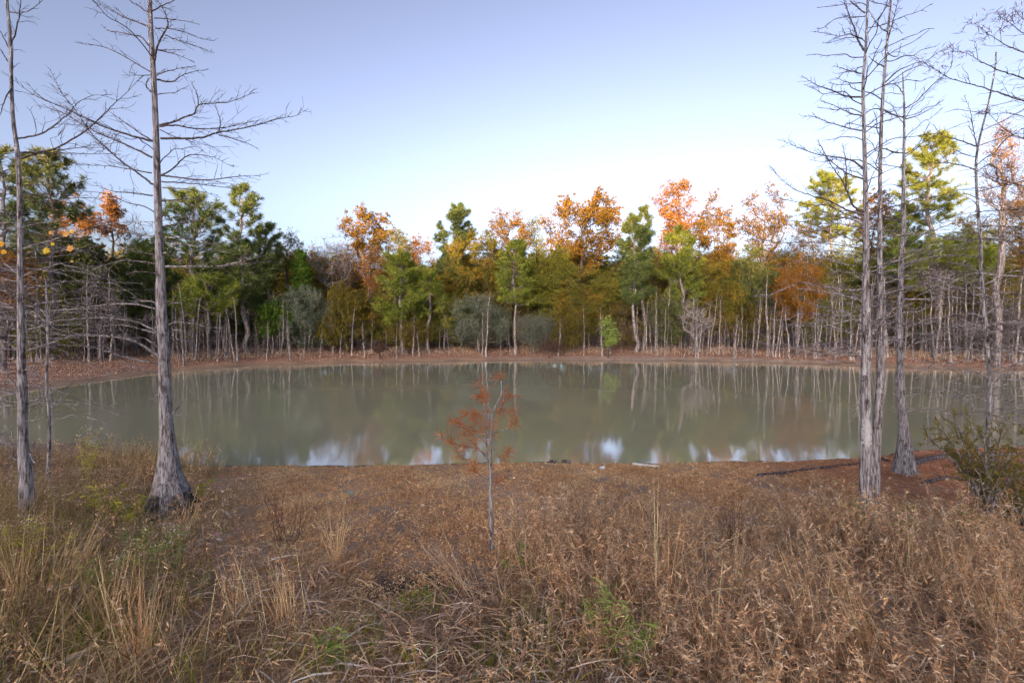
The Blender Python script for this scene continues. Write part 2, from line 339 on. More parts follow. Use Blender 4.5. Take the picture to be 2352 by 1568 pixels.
# ------------------------------------------------------------------ foliage generators
def unit(v): return v/(np.linalg.norm(v, axis=-1, keepdims=True)+1e-12)
def leafquads(mb, C, size, rs, asp=0.55, flat=0.0):
    n = len(C)
    a = rs.normal(size=(n, 3)); a[:, 2] *= (1-flat); a = unit(a)
    b = unit(np.cross(a, rs.normal(size=(n, 3))))
    s = (size*rs.uniform(0.6, 1.3, n))[:, None]
    V = np.stack([C-a*s*0.5, C+b*s*asp*0.5-a*s*0.05, C+a*s*0.5, C-b*s*asp*0.5-a*s*0.05], 1)
    mb.add(V.reshape(-1, 3), np.arange(n*4).reshape(-1, 4))
def blades(mb, base, dirn, L, W, bend, rs, prof=(0.7, 1.0, 0.6, 0.04)):
    n = len(base); k = len(prof)
    t = np.linspace(0, 1, k)
    dirn = unit(dirn); side = unit(np.cross(dirn, rs.normal(size=(n, 3))))
    L = np.broadcast_to(L, (n,)); W = np.broadcast_to(W, (n,)); bend = np.broadcast_to(bend, (n,))
    Pt = base[:, None] + dirn[:, None]*(L[:, None]*t)[..., None]
    Pt[..., 2] -= (bend*L)[:, None]*t**2
    wd = (W[:, None]*np.array(prof))[..., None]*0.5*side[:, None]
    V = np.stack([Pt-wd, Pt+wd], 2)                # n,k,2,3
    q = np.array([[2*a, 2*a+1, 2*a+3, 2*a+2] for a in range(k-1)])
    q = (q[None]+(np.arange(n)*2*k)[:, None, None]).reshape(-1, 4)
    mb.add(V.reshape(-1, 3), q)
    return Pt[:, -1]
def wander(p0, p1, n, amp, rs):
    t = np.linspace(0, 1, n)[:, None]
    L = np.linalg.norm(p1-p0)
    o = np.cumsum(rs.normal(size=(n, 3)), 0); o -= o[0]; o -= t*o[-1]
    return p0+(p1-p0)*t + o*amp*L/n

def skeleton(mb, base, trunk_top, clusters, rs, rtip=0.012, rmax=0.25, wiggle=0.12, seg=0.45, power=0.47, low=0.35):
    """grow limbs from a trunk to each cluster centre; radii follow the number of ends carried"""
    n0 = max(5, int(np.linalg.norm(trunk_top-base)/0.6))
    tp = wander(base, trunk_top, n0, 0.12, rs)
    pos = [tuple(p) for p in tp]; par = [-1]+list(range(n0-1)); ok = [(k/(n0-1)) > low for k in range(n0)]
    ax = base[:2]
    order = np.argsort(np.linalg.norm(clusters-trunk_top*0.5-base*0.5, axis=1))
    ends = []
    for ci in order:
        c = clusters[ci]; A = np.array(pos)
        dv = c-A; d = np.linalg.norm(dv, axis=1)
        cost = d + 0.9*np.clip(A[:, 2]-c[2]+0.45*np.hypot(dv[:, 0], dv[:, 1]), 0, None) + np.where(np.array(ok), 0, 50)
        k = int(np.argmin(cost)); m = max(2, int(d[k]/seg)+1)
        p = wander(A[k], c, m+1, wiggle*2, rs)
        p[:, 2] -= np.sin(np.linspace(0, np.pi, m+1))*d[k]*0.08
        prev = k
        for x in p[1:]:
            pos.append(tuple(x)); par.append(prev); ok.append(True); prev = len(pos)-1
        ends.append(prev)
    cnt = np.zeros(len(pos)); cnt[ends] = 1; cnt[n0-1] += 1
    for k in range(len(pos)-1, 0, -1):
        if par[k] >= 0: cnt[par[k]] += cnt[k]
    A = np.array(pos); r = rtip*np.maximum(cnt, 1)**power
    r *= min(1.0, rmax/r[0]) if r[0] > 0 else 1
    flare = 1
    for k in range(1, len(pos)):
        a = par[k]; mb.line([A[a], A[k]], [min(r[a], r[k]*1.35), r[k]], 5 if r[k] > 0.04 else 3)
    return A, r

def crown_points(rs, n, cx, cy, z0, z1, w, shape, dep=0.85):
    out = []
    while len(out) < n:
        p = rs.uniform(-1, 1, 3); rr = np.linalg.norm(p)
        if rr > 1: continue
        if shape == 'vase': rad = 0.42+0.58*np.clip((p[2]+1)/1.1, 0, 1)**0.8 if p[2] < 0.1 else 1.0
        elif shape == 'cone': rad = 1.0
        else: rad = 1.0
        if shape == 'cone':
            t = (p[2]+1)/2; hw = (1-t)**0.85*0.95+0.05; q2 = np.hypot(p[0], p[1])/max(1e-3, math.sqrt(max(1e-4, 1-p[2]**2)))
            a = math.atan2(p[1], p[0]); x, y = math.cos(a)*q2*hw, math.sin(a)*q2*hw
        else: x, y = p[0]*rad, p[1]*rad
        if rr < 0.45 and rs.rand() < 0.45: continue
        out.append((cx+x*w/2, cy+y*w/2*dep, z0+(p[2]+1)/2*(z1-z0)))
    return np.array(out)

def clumpy(rs, C, per, r, squash=0.7):
    k = np.maximum(1, (per*rs.uniform(0.25, 1.7, len(C))).astype(int))
    idx = np.repeat(np.arange(len(C)), k)
    d = unit(rs.normal(size=(len(idx), 3)))*(rs.rand(len(idx), 1)**0.5)*r
    d[:, 2] *= squash
    d *= (rs.uniform(0.6, 1.25, len(C)))[idx][:, None]
    return C[idx]+d

def far_ground(u, Yd):
    x = (u-CU)/F*Yd
    return np.array([x, Yd, gz(x, Yd)])

LAND = []     # landmarks (u, phrase) for the labels of the small trees in front of them
def broadleaf(name, label, u, vt, vb, wpx, Dp, leaf, n=60, per=110, lsize=0.11,  cr=0.55, shape='vase', bark='limb', twigs=5, rtip=0.012, cat='tree', group=None, seed=0, lean=0.0, low=0.35, leafpart='crown', rmax=0.25, asp=0.6):
    rs = np.random.RandomState(seed or int(u*7+vt))
    base = far_ground(u+lean, Dp); px = Dp/F
    z1 = P(u, vt, Dp)[2]; z0 = max(base[2]+0.15, P(u, vb, Dp)[2]); w = wpx*px
    cx = (u-CU)/F*Dp
    C = crown_points(rs, n, cx, Dp, z0+cr*0.3, z1-cr*0.45, max(0.3, w-cr*0.8), shape)
    root = thing(name, base, label, cat, group)
    wd = MB()
    skeleton(wd, base-np.array([0, 0, 0.1]), np.array([cx, Dp, z0+(z1-z0)*0.55]), C, rs, rtip=rtip, low=low, rmax=rmax)
    tw = []
    for c in C:
        for _ in range(twigs):
            d = unit(rs.normal(size=3)+np.array([0, 0, 0.5])+0.5*unit(c-np.array([cx, Dp, z0])))
            e = c+d*cr*rs.uniform(0.7, 1.4)
            wd.line(wander(c, e, 4, 0.25, rs), [0.010, 0.008, 0.007, 0.004], 3)
            tw.append(e)
    part('trunk', wd, M[bark], root)
    if leaf:
        lf = MB(); leafquads(lf, clumpy(rs, C, per*1.7, cr*1.12), lsize*1.08, rs, asp)
        if tw: leafquads(lf, clumpy(rs, np.array(tw), max(2, per/4.5), cr*0.35), lsize*1.05, rs, asp)
        part(leafpart, lf, M[leaf], root, False)
    return root

def pine(name, label, u, vt, vb, wpx, Dp, mat='pine', tuft=0.34, dens=1.4, shape=0.6, group=None, seed=0, fork=False, lean=0.0, bark='farbark', tr=0.13, nb=46, top=0.0):
    rs = np.random.RandomState(seed or int(u*5+vt*3))
    base = far_ground(u+lean, Dp); px = Dp/F
    z1 = P(u, vt, Dp)[2]-tuft*0.9; z0 = P(u, vb, Dp)[2]; w = wpx*px-tuft*1.3; cx = (u-CU)/F*Dp
    root = thing(name, base, label, 'pine tree', group)
    wd = MB(); N = 16
    topp = np.array([cx, Dp, z1]); t = np.linspace(0, 1, N)
    tp = wander(base-np.array([0, 0, 0.1]), topp, N, 0.16, rs)
    rad = tr*(1-t)**0.7+0.015
    wd.line(tp, rad*(1+0.35*np.exp(-t*25)), 7)
    tips = []; dirs = []
    H = z1-z0
    for b in range(nb):
        f = (b+rs.uniform(0, 1))/nb                     # 0 crown base, 1 top
        z = z0+H*f
        k = np.interp(z, tp[:, 2], np.arange(N)); i0 = int(min(N-2, k)); c = tp[i0]+(tp[i0+1]-tp[i0])*(k-i0)
        prof = (math.sin(math.pi*min(1, (f*0.75+0.25)))**shape)*rs.uniform(0.55, 1.05) if f < 0.97 else 0.15
        L = w/2*max(0.12, prof)
        a = rs.uniform(0, 2*math.pi)
        rise = rs.uniform(0.05, 0.35)+0.6*f
        d = unit(np.array([math.cos(a), math.sin(a), rise]))
        e = c+d*L
        p = wander(c, e, 6, 0.18, rs); p[:, 2] += np.linspace(0, 1, 6)**2*L*0.15-np.sin(np.linspace(0, np.pi, 6))*L*0.05
        wd.line(p, np.linspace(0.035, 0.012, 6)*(0.6+0.5*L/(w/2)), 3)
        tips.append(p[-1]); dirs.append(unit(p[-1]-p[-2]))
        ns = int((2+L*3.6)*dens)
        for s_ in range(ns):
            q_ = rs.uniform(0.35, 1.0)*5; i0 = int(min(4, q_)); o = p[i0]+(p[i0+1]-p[i0])*(q_-i0)
            sd = unit(np.cross(d, [0, 0, 1])*rs.choice([-1, 1])+d*0.8+np.array([0, 0, rs.uniform(0.0, 0.7)]))
            l2 = rs.uniform(0.18, 0.55)*min(1, L/1.2+0.3)
            e2 = o+sd*l2
            wd.line(wander(o, e2, 3, 0.2, rs), [0.012, 0.01, 0.007], 3)
            tips.append(e2); dirs.append(unit(sd+np.array([0, 0, 0.4])))
    tips.append(tp[-1]); dirs.append(np.array([0, 0, 1.]))
    part('trunk', wd, M[bark], root)
    tips = np.array(tips); dirs = np.array(dirs)
    nn = 34
    T = np.repeat(tips, nn, 0); Dr = np.repeat(dirs, nn, 0)
    sh = rs.uniform(-0.20, 0.05, (len(T), 1))
    nd = unit(unit(rs.normal(size=T.shape))*0.85+Dr*0.65+np.array([0, 0, 0.12]))
    L = tuft*rs.uniform(0.65, 1.15, len(T))
    lf = MB(); blades(lf, T+Dr*sh, nd, L, 0.026, 0.12, rs, (0.8, 1.0, 0.15))
    part('needles', lf, M[mat], root, False)
    return root

# ------------------------------------------------------------------ far treeline: prominent trees
TG = 'trees behind the pond'
# back wood (reads as one mass): low leafy understory and a distant fringe
rs = np.random.RandomState(5)
mb = MB(); wd = MB()
us = rs.uniform(-350, 2700, 3400)
Cs = []
for u in us:
    edge = np.interp(u, [-350, 0, 400, 800, 1400, 1900, 2352, 2700], [20, 24, 32, 37, 38, 36, 32, 30])
    Dp = edge+rs.uniform(0.5, 15)
    x = (u-CU)/F*Dp
    hmax = np.interp(Dp-edge, [0, 3, 15], [2.6, 5.6, 8.2])*rs.uniform(0.7, 1.1)
    Cs.append((x, Dp, gz(x, Dp)+rs.uniform(0.04, 1.0)*hmax))
Cs = np.array(Cs)
leafquads(mb, clumpy(rs, Cs, 110, 0.8, 0.75), 0.17, rs, 0.6)
o = solo('understory', mb, M['under'], (0, 30, 0), False); tag(o, 'dim tangled undergrowth filling the wood behind the pond', 'undergrowth', kind='stuff')
mb = MB()
for k in range(1500):
    u = rs.uniform(-350, 2700); edge = np.interp(u, [-350, 0, 400, 800, 1400, 1900, 2352, 2700], [19, 23, 31, 36, 37, 35, 30, 28])
    Dp = edge+rs.uniform(0, 7); x = (u-CU)/F*Dp; b = np.array([x, Dp, gz(x, Dp)-0.05])
    h = rs.uniform(1.2, 4.5)
    e = b+np.array([rs.normal()*0.25*h, rs.normal()*0.15*h, h])
    p = wander(b, e, 6, 0.25, rs); mb.line(p, np.linspace(0.016, 0.006, 6), 3)
    for _ in range(5):
        q_ = rs.randint(1, 6); s = p[q_]; mb.line(wander(s, s+unit(rs.normal(size=3)+[0, 0, 0.5])*rs.uniform(0.3, 0.9), 3, 0.3, rs), [0.009, 0.007, 0.004], 3)
o = solo('brush', mb, M['greytwig'], (0, 30, 0)); tag(o, 'tangle of thin bare stems under the trees behind the pond', 'undergrowth', kind='stuff')

T = []   # (kind, args)
def B(*a, **k): T.append(('b', a, k))
def PN(*a, **k): T.append(('p', a, k))
# name, label, u, vtop, vbottom, width px, depth
PN('pine_tree', 'tall dark pine cut off by the left edge of the photo', 2, 322, 640, 150, 23, mat='pined', nb=46, dens=1.0)
PN('pine_tree', 'broad dark pine behind the leftmost grey trunk with a golden top', 118, 340, 600, 175, 24, mat='pined', nb=54, dens=1.0)
B('cypress_tree', 'rusty orange tree glowing behind the broad dark pine on the left', 170, 440, 640, 120, 29, 'rust', n=50, per=110, lsize=0.10, shape='oval')
B('maple_tree', 'slender tree with sparse pink red leaves between the two left trunks', 265, 420, 560, 62, 30, 'pinkoak', n=34, per=34, lsize=0.12, cr=0.4, shape='cone', twigs=7)
B('bare_tree', 'leafless thin tree left of the big forked pine', 318, 478, 700, 70, 31, None, n=46, cr=0.6, shape='oval', bark='greytwig', twigs=9)
B('magnolia_tree', 'leafy green tree below the slender pink red tree at left', 200, 545, 720, 150, 25.5, 'dgreen', n=60, per=120, lsize=0.14, cr=0.55, shape='oval')
B('bare_tree', 'grey bare tree standing before the leafy green tree at left', 232, 610, 790, 90, 23.5, None, n=46, cr=0.45, shape='oval', bark='greytwig', twigs=9)
B('autumn_tree', 'low rusty tree at the left edge beneath the dark pine', 20, 560, 720, 120, 22.5, 'rust', n=36, per=70, lsize=0.10, cr=0.5, shape='oval', bark='browntwig')
B('bare_tree', 'pale bushy bare tree filling the left edge above the bank', 5, 600, 820, 150, 19.5, None, n=80, cr=0.5, shape='oval', bark='greytwig', twigs=10)
B('olive_shrub', 'mustard bush behind the bare saplings on the left bank', 215, 650, 790, 110, 26.5, 'mustard', n=40, per=120, lsize=0.09, shape='oval', cat='shrub')
B('evergreen_shrub', 'dark olive bush above the left bend of the bank', 110, 690, 820, 150, 24, 'olive', n=50, per=110, lsize=0.09, shape='oval', cat='shrub')
B('magnolia_tree', 'dark leafy tree between the left dark pines and the forked pine', 330, 560, 780, 130, 31, 'dgreen', n=60, per=120, lsize=0.12, shape='oval')
PN('pine_tree', 'big pine with a crooked forked trunk right of the near left trunk', 448, 440, 700, 215, 30, mat='pine', nb=64, dens=1.1, tr=0.2)
PN('pine_tree', 'young pine tucked left of the big crooked forked pine', 350, 560, 730, 130, 29, mat='pine', nb=46, dens=1.7)
PN('pine_tree', 'tall lone pine with a pointed top rising above its neighbours at left', 568, 415, 610, 112, 31, mat='pine', nb=36, dens=1.2, shape=0.9, tr=0.17)
PN('pine_tree', 'wide low pine around the foot of the tall lone pointed pine', 566, 560, 725, 190, 32, mat='pine', nb=44, dens=1.2, tr=0.12)
PN('pine_tree', 'small pine just right of the tall lone pointed pine', 622, 512, 640, 84, 34, mat='pine', nb=34)
PN('pine_tree', 'low bright pine below the big crooked forked pine', 480, 640, 740, 170, 28.5, mat='pineb', nb=34, dens=1.0, tr=0.08)
B('dark_leaf_tree', 'thin tree with dark red leaves left of the bright green cedar', 662, 525, 640, 66, 36, 'oakg', n=34, per=34, lsize=0.10, cr=0.45, twigs=7)
B('cedar_tree', 'bright green cone shaped cedar above the grey green bushes', 694, 572, 690, 66, 34.5, 'cedar', n=90, per=170, lsize=0.11, cr=0.33, shape='cone', asp=0.35, cat='cedar')
B('bare_tree', 'pale branched bare tree right of the bright green cedar', 768, 532, 690, 110, 37, None, n=90, cr=0.6, bark='farbark', twigs=8)
B('bare_tree', 'dusky bare tree with a few orange leaves right of the cedar', 800, 545, 700, 120, 40, 'rust', n=60, per=14, cr=0.7, bark='greytwig', twigs=9)
B('bare_tree', 'hazy bare tree between the cedar and the thin red leafed tree', 722, 548, 690, 90, 41, 'rust', n=50, per=10, cr=0.7, bark='greytwig', twigs=9)
B('wax_myrtle', 'grey green twiggy bush below the bright green cedar', 712, 655, 800, 150, 32.5, 'ggreen', n=90, per=110, lsize=0.08, cr=0.5, shape='oval', bark='farbark', twigs=9, cat='shrub')
B('wax_myrtle', 'second grey green bush left of the olive yellow bush', 668, 668, 800, 100, 33, 'ggreen', n=50, per=100, lsize=0.08, cr=0.5, shape='oval', bark='farbark', twigs=9, cat='shrub')
B('holly_shrub', 'glossy green bush left of the grey green bushes', 635, 690, 785, 86, 31.5, 'cedar', n=34, per=50, lsize=0.15, cr=0.45, shape='oval', cat='shrub')
B('wax_myrtle', 'rounded olive yellow bush on the far bank left of centre', 800, 648, 795, 108, 32.5, 'mustard', n=70, per=170, lsize=0.08, cr=0.5, shape='oval', cat='shrub')
B('wax_myrtle', 'small mustard bush at the foot of the olive yellow bush', 762, 715, 800, 66, 32, 'mustard', n=36, per=120, lsize=0.08, cr=0.4, shape='oval', cat='shrub')
B('oak_tree', 'orange oak with a leaning crown left of centre on the skyline', 845, 468, 610, 118, 40, 'oak', n=48, per=80, lsize=0.13, cr=0.6, lean=15, twigs=6)
B('maple_tree', 'small scarlet tinged tree below the leaning orange oak', 852, 560, 680, 66, 34, 'pinkoak', n=34, per=50, lsize=0.09, cr=0.4, twigs=6, bark='farbark')
B('autumn_tree', 'brown tangled tree right of the leaning orange oak', 905, 520, 690, 110, 40, 'oakg', n=60, per=70, lsize=0.11, bark='greytwig', twigs=7)
B('autumn_tree', 'dull russet tree between the leaning oak and the tall centre pine', 960, 540, 700, 100, 41, 'rust', n=50, per=60, lsize=0.11, bark='greytwig', twigs=7)
PN('pine_tree', 'bright young pine leaning over the bushes left of centre', 925, 585, 745, 150, 32.5, mat='pineb', nb=60, dens=1.7)
PN('pine_tree', 'small light pine right of the bright leaning young pine', 985, 615, 720, 80, 33, mat='pineb', nb=26)
PN('pine_tree', 'tall round topped pine in the middle of the skyline', 1052, 468, 640, 128, 39, mat='pine', nb=60, dens=1.7, tr=0.2, shape=0.7)
B('oak_tree', 'brown orange oak in front of the tall round topped pine', 1090, 522, 740, 150, 37, 'oakg', n=100, per=150, lsize=0.10, shape='oval')
B('oak_tree', 'orange lit oak with a spire right of the round topped pine', 1165, 478, 640, 110, 40, 'oak', n=60, per=90, lsize=0.11)
PN('pine_tree', 'light green young pine with a clean trunk at the centre', 1182, 550, 705, 100, 33, mat='pineb', nb=46, dens=1.6, tr=0.10)
B('dark_leaf_tree', 'thin dusky tree left of the broad orange oak', 1232, 488, 620, 60, 42, 'olive', n=34, per=40, lsize=0.11)
B('oak_tree', 'broad orange oak with the widest crown right of centre', 1335, 432, 640, 200, 39, 'oak', n=120, per=85, lsize=0.13, cr=0.6, twigs=6, rtip=0.016)
B('olive_tree', 'olive green tree left of the broad orange oak', 1262, 560, 760, 130, 35, 'olive', n=90, per=150, lsize=0.09, shape='oval')
B('olive_tree', 'green and orange tree below the broad orange oak', 1340, 610, 780, 150, 35, 'oakg', n=100, per=140, lsize=0.09, shape='oval')
PN('pine_tree', 'left one of the two slim pines standing together', 1447, 492, 700, 100, 34, mat='pine', nb=50, dens=1.6, lean=12)
PN('pine_tree', 'right and taller one of the two slim pines standing together', 1476, 470, 690, 90, 35, mat='pine', nb=50, dens=1.6)
B('oak_tree', 'tall pink orange oak, highest on the skyline right of centre', 1545, 406, 590, 110, 42, 'pinkoak', n=60, per=75, lsize=0.13, twigs=6)
B('oak_tree', 'round orange oak right of the tall pink orange oak', 1640, 448, 660, 116, 41, 'oak', n=80, per=80, lsize=0.12, twigs=6)
PN('pine_tree', 'green pine in front of the tall pink orange oak', 1562, 522, 710, 124, 36, mat='pineb', nb=60, dens=1.6)
B('olive_tree', 'dark olive tree right of the green pine', 1650, 600, 780, 130, 37, 'oakg', n=90, per=140, lsize=0.09, shape='oval')
B('dark_leaf_tree', 'dark leafy tree below the round orange oak', 1712, 560, 760, 110, 38, 'dgreen', n=80, per=130, lsize=0.10, shape='oval')
B('oak_tree', 'open branched oak with a forked trunk and few leaves', 1752, 430, 600, 136, 40, 'oak', n=70, per=34, lsize=0.12, cr=0.55, twigs=9, rtip=0.018)
B('evergreen_tree', 'dark evergreen right of the open branched oak', 1800, 600, 740, 100, 38, 'dgreen', n=70, per=120, lsize=0.10, shape='oval')
B('cypress_tree', 'rust orange cypress over the thin trunks on the right', 1832, 588, 740, 120, 33, 'rust', n=70, per=110, lsize=0.09, shape='oval', bark='farbark')
B('bare_tree', 'bare tree between the open branched oak and the golden pine', 1850, 500, 700, 90, 37, 'oak', n=60, per=22, lsize=0.10, bark='greytwig', twigs=8)
PN('pine_tree', 'golden topped pine left of the tall twin trunks', 1900, 398, 560, 150, 38, mat='pineb', nb=56, dens=1.15, shape=0.5)
B('oak_tree', 'orange oak showing between the tall twin trunks', 2000, 436, 640, 120, 38, 'oak', n=70, per=90, lsize=0.11)
PN('pine_tree', 'golden round headed pine, tallest on the right skyline', 2136, 308, 520, 140, 32, mat='pineb', nb=56, dens=1.15, tr=0.2, shape=0.5)
PN('pine_tree', 'dark pine left of the golden round headed pine', 2070, 470, 650, 110, 34, mat='pine', nb=44)
PN('pine_tree', 'spreading green pine under the golden round headed pine', 2160, 556, 670, 240, 29, mat='pineb', nb=50, dens=1.0, tr=0.08)
B('cypress_tree', 'sunlit bare cypress with a thick pale trunk at the right', 2290, 262, 560, 130, 25, 'rust', n=80, per=14, lsize=0.07, cr=0.5, shape='cone', bark='farbark', twigs=9, rtip=0.02, rmax=0.2)
B('oak_tree', 'orange oak cut off by the right edge of the photo', 2365, 400, 640, 130, 28, 'oak', n=60, per=90, lsize=0.10)
B('autumn_tree', 'russet tree behind the thin trunks near the right edge', 2240, 470, 760, 140, 33, 'oakg', n=80, per=80, lsize=0.10, shape='oval', twigs=6)
B('olive_tree', 'dim olive tree behind the tall twin trunks', 1950, 540, 780, 140, 37, 'olive', n=90, per=110, lsize=0.10, shape='oval')
B('olive_tree', 'olive brown tree low behind the golden round headed pine', 2110, 600, 790, 160, 33, 'oakg', n=80, per=110, lsize=0.10, shape='oval')
B('olive_tree', 'dark olive tree low at the right edge of the photo', 2330, 600, 800, 160, 30, 'oakg', n=80, per=90, lsize=0.09, shape='oval', twigs=7)
B('bare_tree', 'bushy bare tree low beside the right edge', 2290, 690, 810, 150, 26.5, None, n=80, cr=0.5, shape='oval', bark='greytwig', twigs=10)
B('wax_myrtle', 'grey green bush below the light green young pine', 1100, 680, 800, 150, 34, 'ggreen', n=90, per=80, lsize=0.08, shape='oval', bark='farbark', twigs=9, cat='shrub')
B('wax_myrtle', 'dull green bush below the brown orange oak', 1020, 670, 800, 130, 34.5, 'olive', n=70, per=120, lsize=0.08, shape='oval', bark='farbark', twigs=7, cat='shrub')
B('wax_myrtle', 'grey bush of fine twigs right of the light green young pine', 1228, 715, 805, 100, 33, 'ggreen', n=60, per=40, lsize=0.07, shape='oval', bark='greytwig', twigs=12, cat='shrub')
B('wax_myrtle', 'olive bush at the foot of the broad orange oak', 1300, 700, 800, 110, 33.5, 'mustard', n=60, per=100, lsize=0.08, shape='oval', twigs=7, cat='shrub')
B('yellow_shrub', 'small bright yellow green bush left of the slim paired pines', 1398, 728, 800, 42, 31.5, 'gleaf', n=26, per=50, lsize=0.10, cr=0.3, shape='oval', cat='shrub')
B('bare_tree', 'crooked pale bare tree right of the slim paired pines', 1600, 680, 790, 100, 32.5, None, n=60, cr=0.4, bark='whitebark', twigs=8)
B('wax_myrtle', 'dim green bush right of the slim paired pines', 1530, 680, 800, 110, 35, 'dgreen', n=60, per=110, lsize=0.09, shape='oval', cat='shrub')
B('wax_myrtle', 'olive bush below the open branched oak', 1740, 690, 805, 120, 36, 'mustard', n=60, per=90, lsize=0.09, shape='oval', cat='shrub')
B('wax_myrtle', 'dark bush among the crowded trunks at right', 1890, 690, 805, 120, 34, 'olive', n=60, per=90, lsize=0.09, shape='oval', twigs=8, cat='shrub')
B('wax_myrtle', 'dark bush behind the left crowded bare saplings', 410, 690, 800, 130, 30.5, 'olive', n=60, per=100, lsize=0.09, shape='oval', twigs=7, cat='shrub')
B('wax_myrtle', 'dull bush between the forked pine and the lone pine trunks', 520, 700, 800, 110, 33.5, 'dgreen', n=60, per=100, lsize=0.09, shape='oval', twigs=7, cat='shrub')
B('wax_myrtle', 'mustard and green bush below the leaning orange oak', 880, 670, 800, 110, 34, 'oakg', n=70, per=110, lsize=0.08, shape='oval', twigs=7, cat='shrub')
B('wax_myrtle', 'brown bush below the bright leaning young pine', 945, 730, 806, 110, 33, 'mustard', n=50, per=70, lsize=0.08, shape='oval', twigs=9, bark='browntwig', cat='shrub')
B('low_shrub', 'low purple brown twig bush at the water line left of centre', 872, 778, 815, 46, 30.3, None, n=34, cr=0.25, shape='oval', bark='browntwig', twigs=14, cat='shrub')
B('low_shrub', 'low purple brown twig bush at the water line right of centre', 1262, 776, 812, 70, 31.6, None, n=44, cr=0.25, shape='oval', bark='browntwig', twigs=14, cat='shrub')
for kind, a, k in T:
    (broadleaf if kind == 'b' else pine)(*a, **k)
    if 480 <= 9999: LAND.append((a[2], a[0], a[1]))

LM = [(0, 'the dark pine at the left edge'), (118, 'the broad dark golden topped pine'), (232, 'the leafy green tree at left'), (330, 'the slender pink red tree'), (448, 'the big crooked forked pine'), (566, 'the tall lone pointed pine'), (694, 'the bright green cedar'), (800, 'the olive yellow bush'), (925, 'the bright leaning young pine'), (1052, 'the tall round topped pine'), (1182, 'the light green young pine'), (1335, 'the broad orange oak'), (1462, 'the two slim paired pines'), (1562, 'the tall pink orange oak'), (1640, 'the round orange oak'), (1752, 'the open branched oak'), (1832, 'the rust orange cypress'), (1910, 'the golden topped pine'), (2000, 'the near twin trunks'), (2076, 'the near single fluted trunk'), (2136, 'the golden round headed pine'), (2200, 'the spreading green pine'), (2290, 'the sunlit thick pale trunk'), (2380, 'the orange oak at the right edge')]
# filler trees deeper in the wood
rs = np.random.RandomState(15)
KINDS = {'bare_tree': ['grey leafless tree standing deep in the wood behind', 'thin leafless tree deep in the wood just beside'], 'brown_tree': ['dull brown tree deep in the wood behind', 'small russet tree deep in the wood just beside'], 'olive_tree': ['dull olive tree deep in the wood behind', 'dark green tree deep in the wood just beside']}
FP = {}
for li, (lu, ph) in enumerate(LM):
    for kn, labs in KINDS.items():
        for vi, lb in enumerate(labs):
            u = lu+rs.uniform(-45, 45)+(25 if vi else -15); Dd = np.interp(u, [-50, 400, 900, 1700, 2400], [31, 39, 43, 42, 35])+rs.uniform(0, 5)
            vt = {'bare_tree': rs.uniform(540, 590), 'brown_tree': rs.uniform(580, 630), 'olive_tree': rs.uniform(590, 650)}[kn]
            key = (kn, vi)
            if key not in FP:
                if kn == 'bare_tree': r = broadleaf(kn, lb+' '+ph, u, vt, 700, 110, Dd, None, n=80, cr=0.7, bark='greytwig', twigs=10, shape='oval', rtip=0.014)
                elif kn == 'brown_tree': r = broadleaf(kn, lb+' '+ph, u, vt, 740, 175, Dd, 'oakg', n=130, per=90, lsize=0.12, cr=0.7, bark='greytwig', twigs=7, shape='oval')
                else: r = broadleaf(kn, lb+' '+ph, u, vt, 760, 185, Dd, 'olive' if vi == 0 else 'dgreen', n=130, per=110, lsize=0.12, cr=0.7, twigs=5, shape='oval')
                r['group'] = 'trees deep in the far wood'; FP[key] = (r, P(u, vt, Dd)[2]-r.location.z)
            else:
                r, h0 = FP[key]; b = far_ground(u, Dd); sz = (P(u, vt, Dd)[2]-b[2])/h0; sx = sz*rs.uniform(0.85, 1.3)
                dup(r, tuple(b), rs.uniform(0, 6.28), sx, lb+' '+ph, 'trees deep in the far wood', sz)
# ------------------------------------------------------------------ small bare cypresses on the far bank
def cypress_proto(seed, h, nb, rt=0.035, double=False):
    rs = np.random.RandomState(seed)
    r = thing('bare_cypress', (0, 0, 0), 'x', 'bare tree')
    tk = MB(); br = MB()
    for q_ in range(2 if double else 1):
        off = np.array([0.18*q_, 0.05*q_, -0.08]); hh = h*(1-0.15*q_)
        e = off+np.array([rs.normal()*0.05*h, rs.normal()*0.05*h, hh])
        n = 12; p = wander(off, e, n, 0.07, rs); t = np.linspace(0, 1, n)
        tk.line(p, rt*(1-t)**0.8+0.007+rt*1.5*np.exp(-t*h/0.16), 6)
        for b in range(nb):
            f = rs.uniform(0.10, 0.98); k = f*(n-1); i0 = int(min(n-2, k)); c = p[i0]+(p[i0+1]-p[i0])*(k-i0)
            a = rs.uniform(0, 6.283); L = h*0.24*(1-f*0.75)*rs.uniform(0.3, 1.15)
            d = unit(np.array([math.cos(a), math.sin(a), rs.uniform(-0.15, 0.5)]))
            q = wander(c, c+d*L, 5, 0.22, rs); br.line(q, np.linspace(0.011, 0.004, 5), 3)
            for _ in range(4):
                i1 = rs.randint(1, 5); s = q[i1]
                dd = unit(d+rs.normal(size=3)*0.55); br.line(wander(s, s+dd*L*rs.uniform(0.25, 0.6), 3, 0.2, rs), [0.006, 0.005, 0.003], 3)
    part('trunk', tk, M['whitebark'], r); part('crown', br, M['greytwig'], r)
    return r
protos = [cypress_proto(100+k, h, nb, rt, dbl) for k, (h, nb, rt, dbl) in enumerate([
    (3.6, 30, .030, 0), (4.2, 40, .036, 0), (3.0, 26, .026, 0), (4.8, 44, .042, 0), (3.8, 34, .030, 1), (5.4, 50, .046, 0), (2.2, 18, .022, 0), (4.4, 30, .034, 1), (3.3, 40, .028, 0), (2.7, 12, .02, 0)])]
rs = np.random.RandomState(77)
spots = []
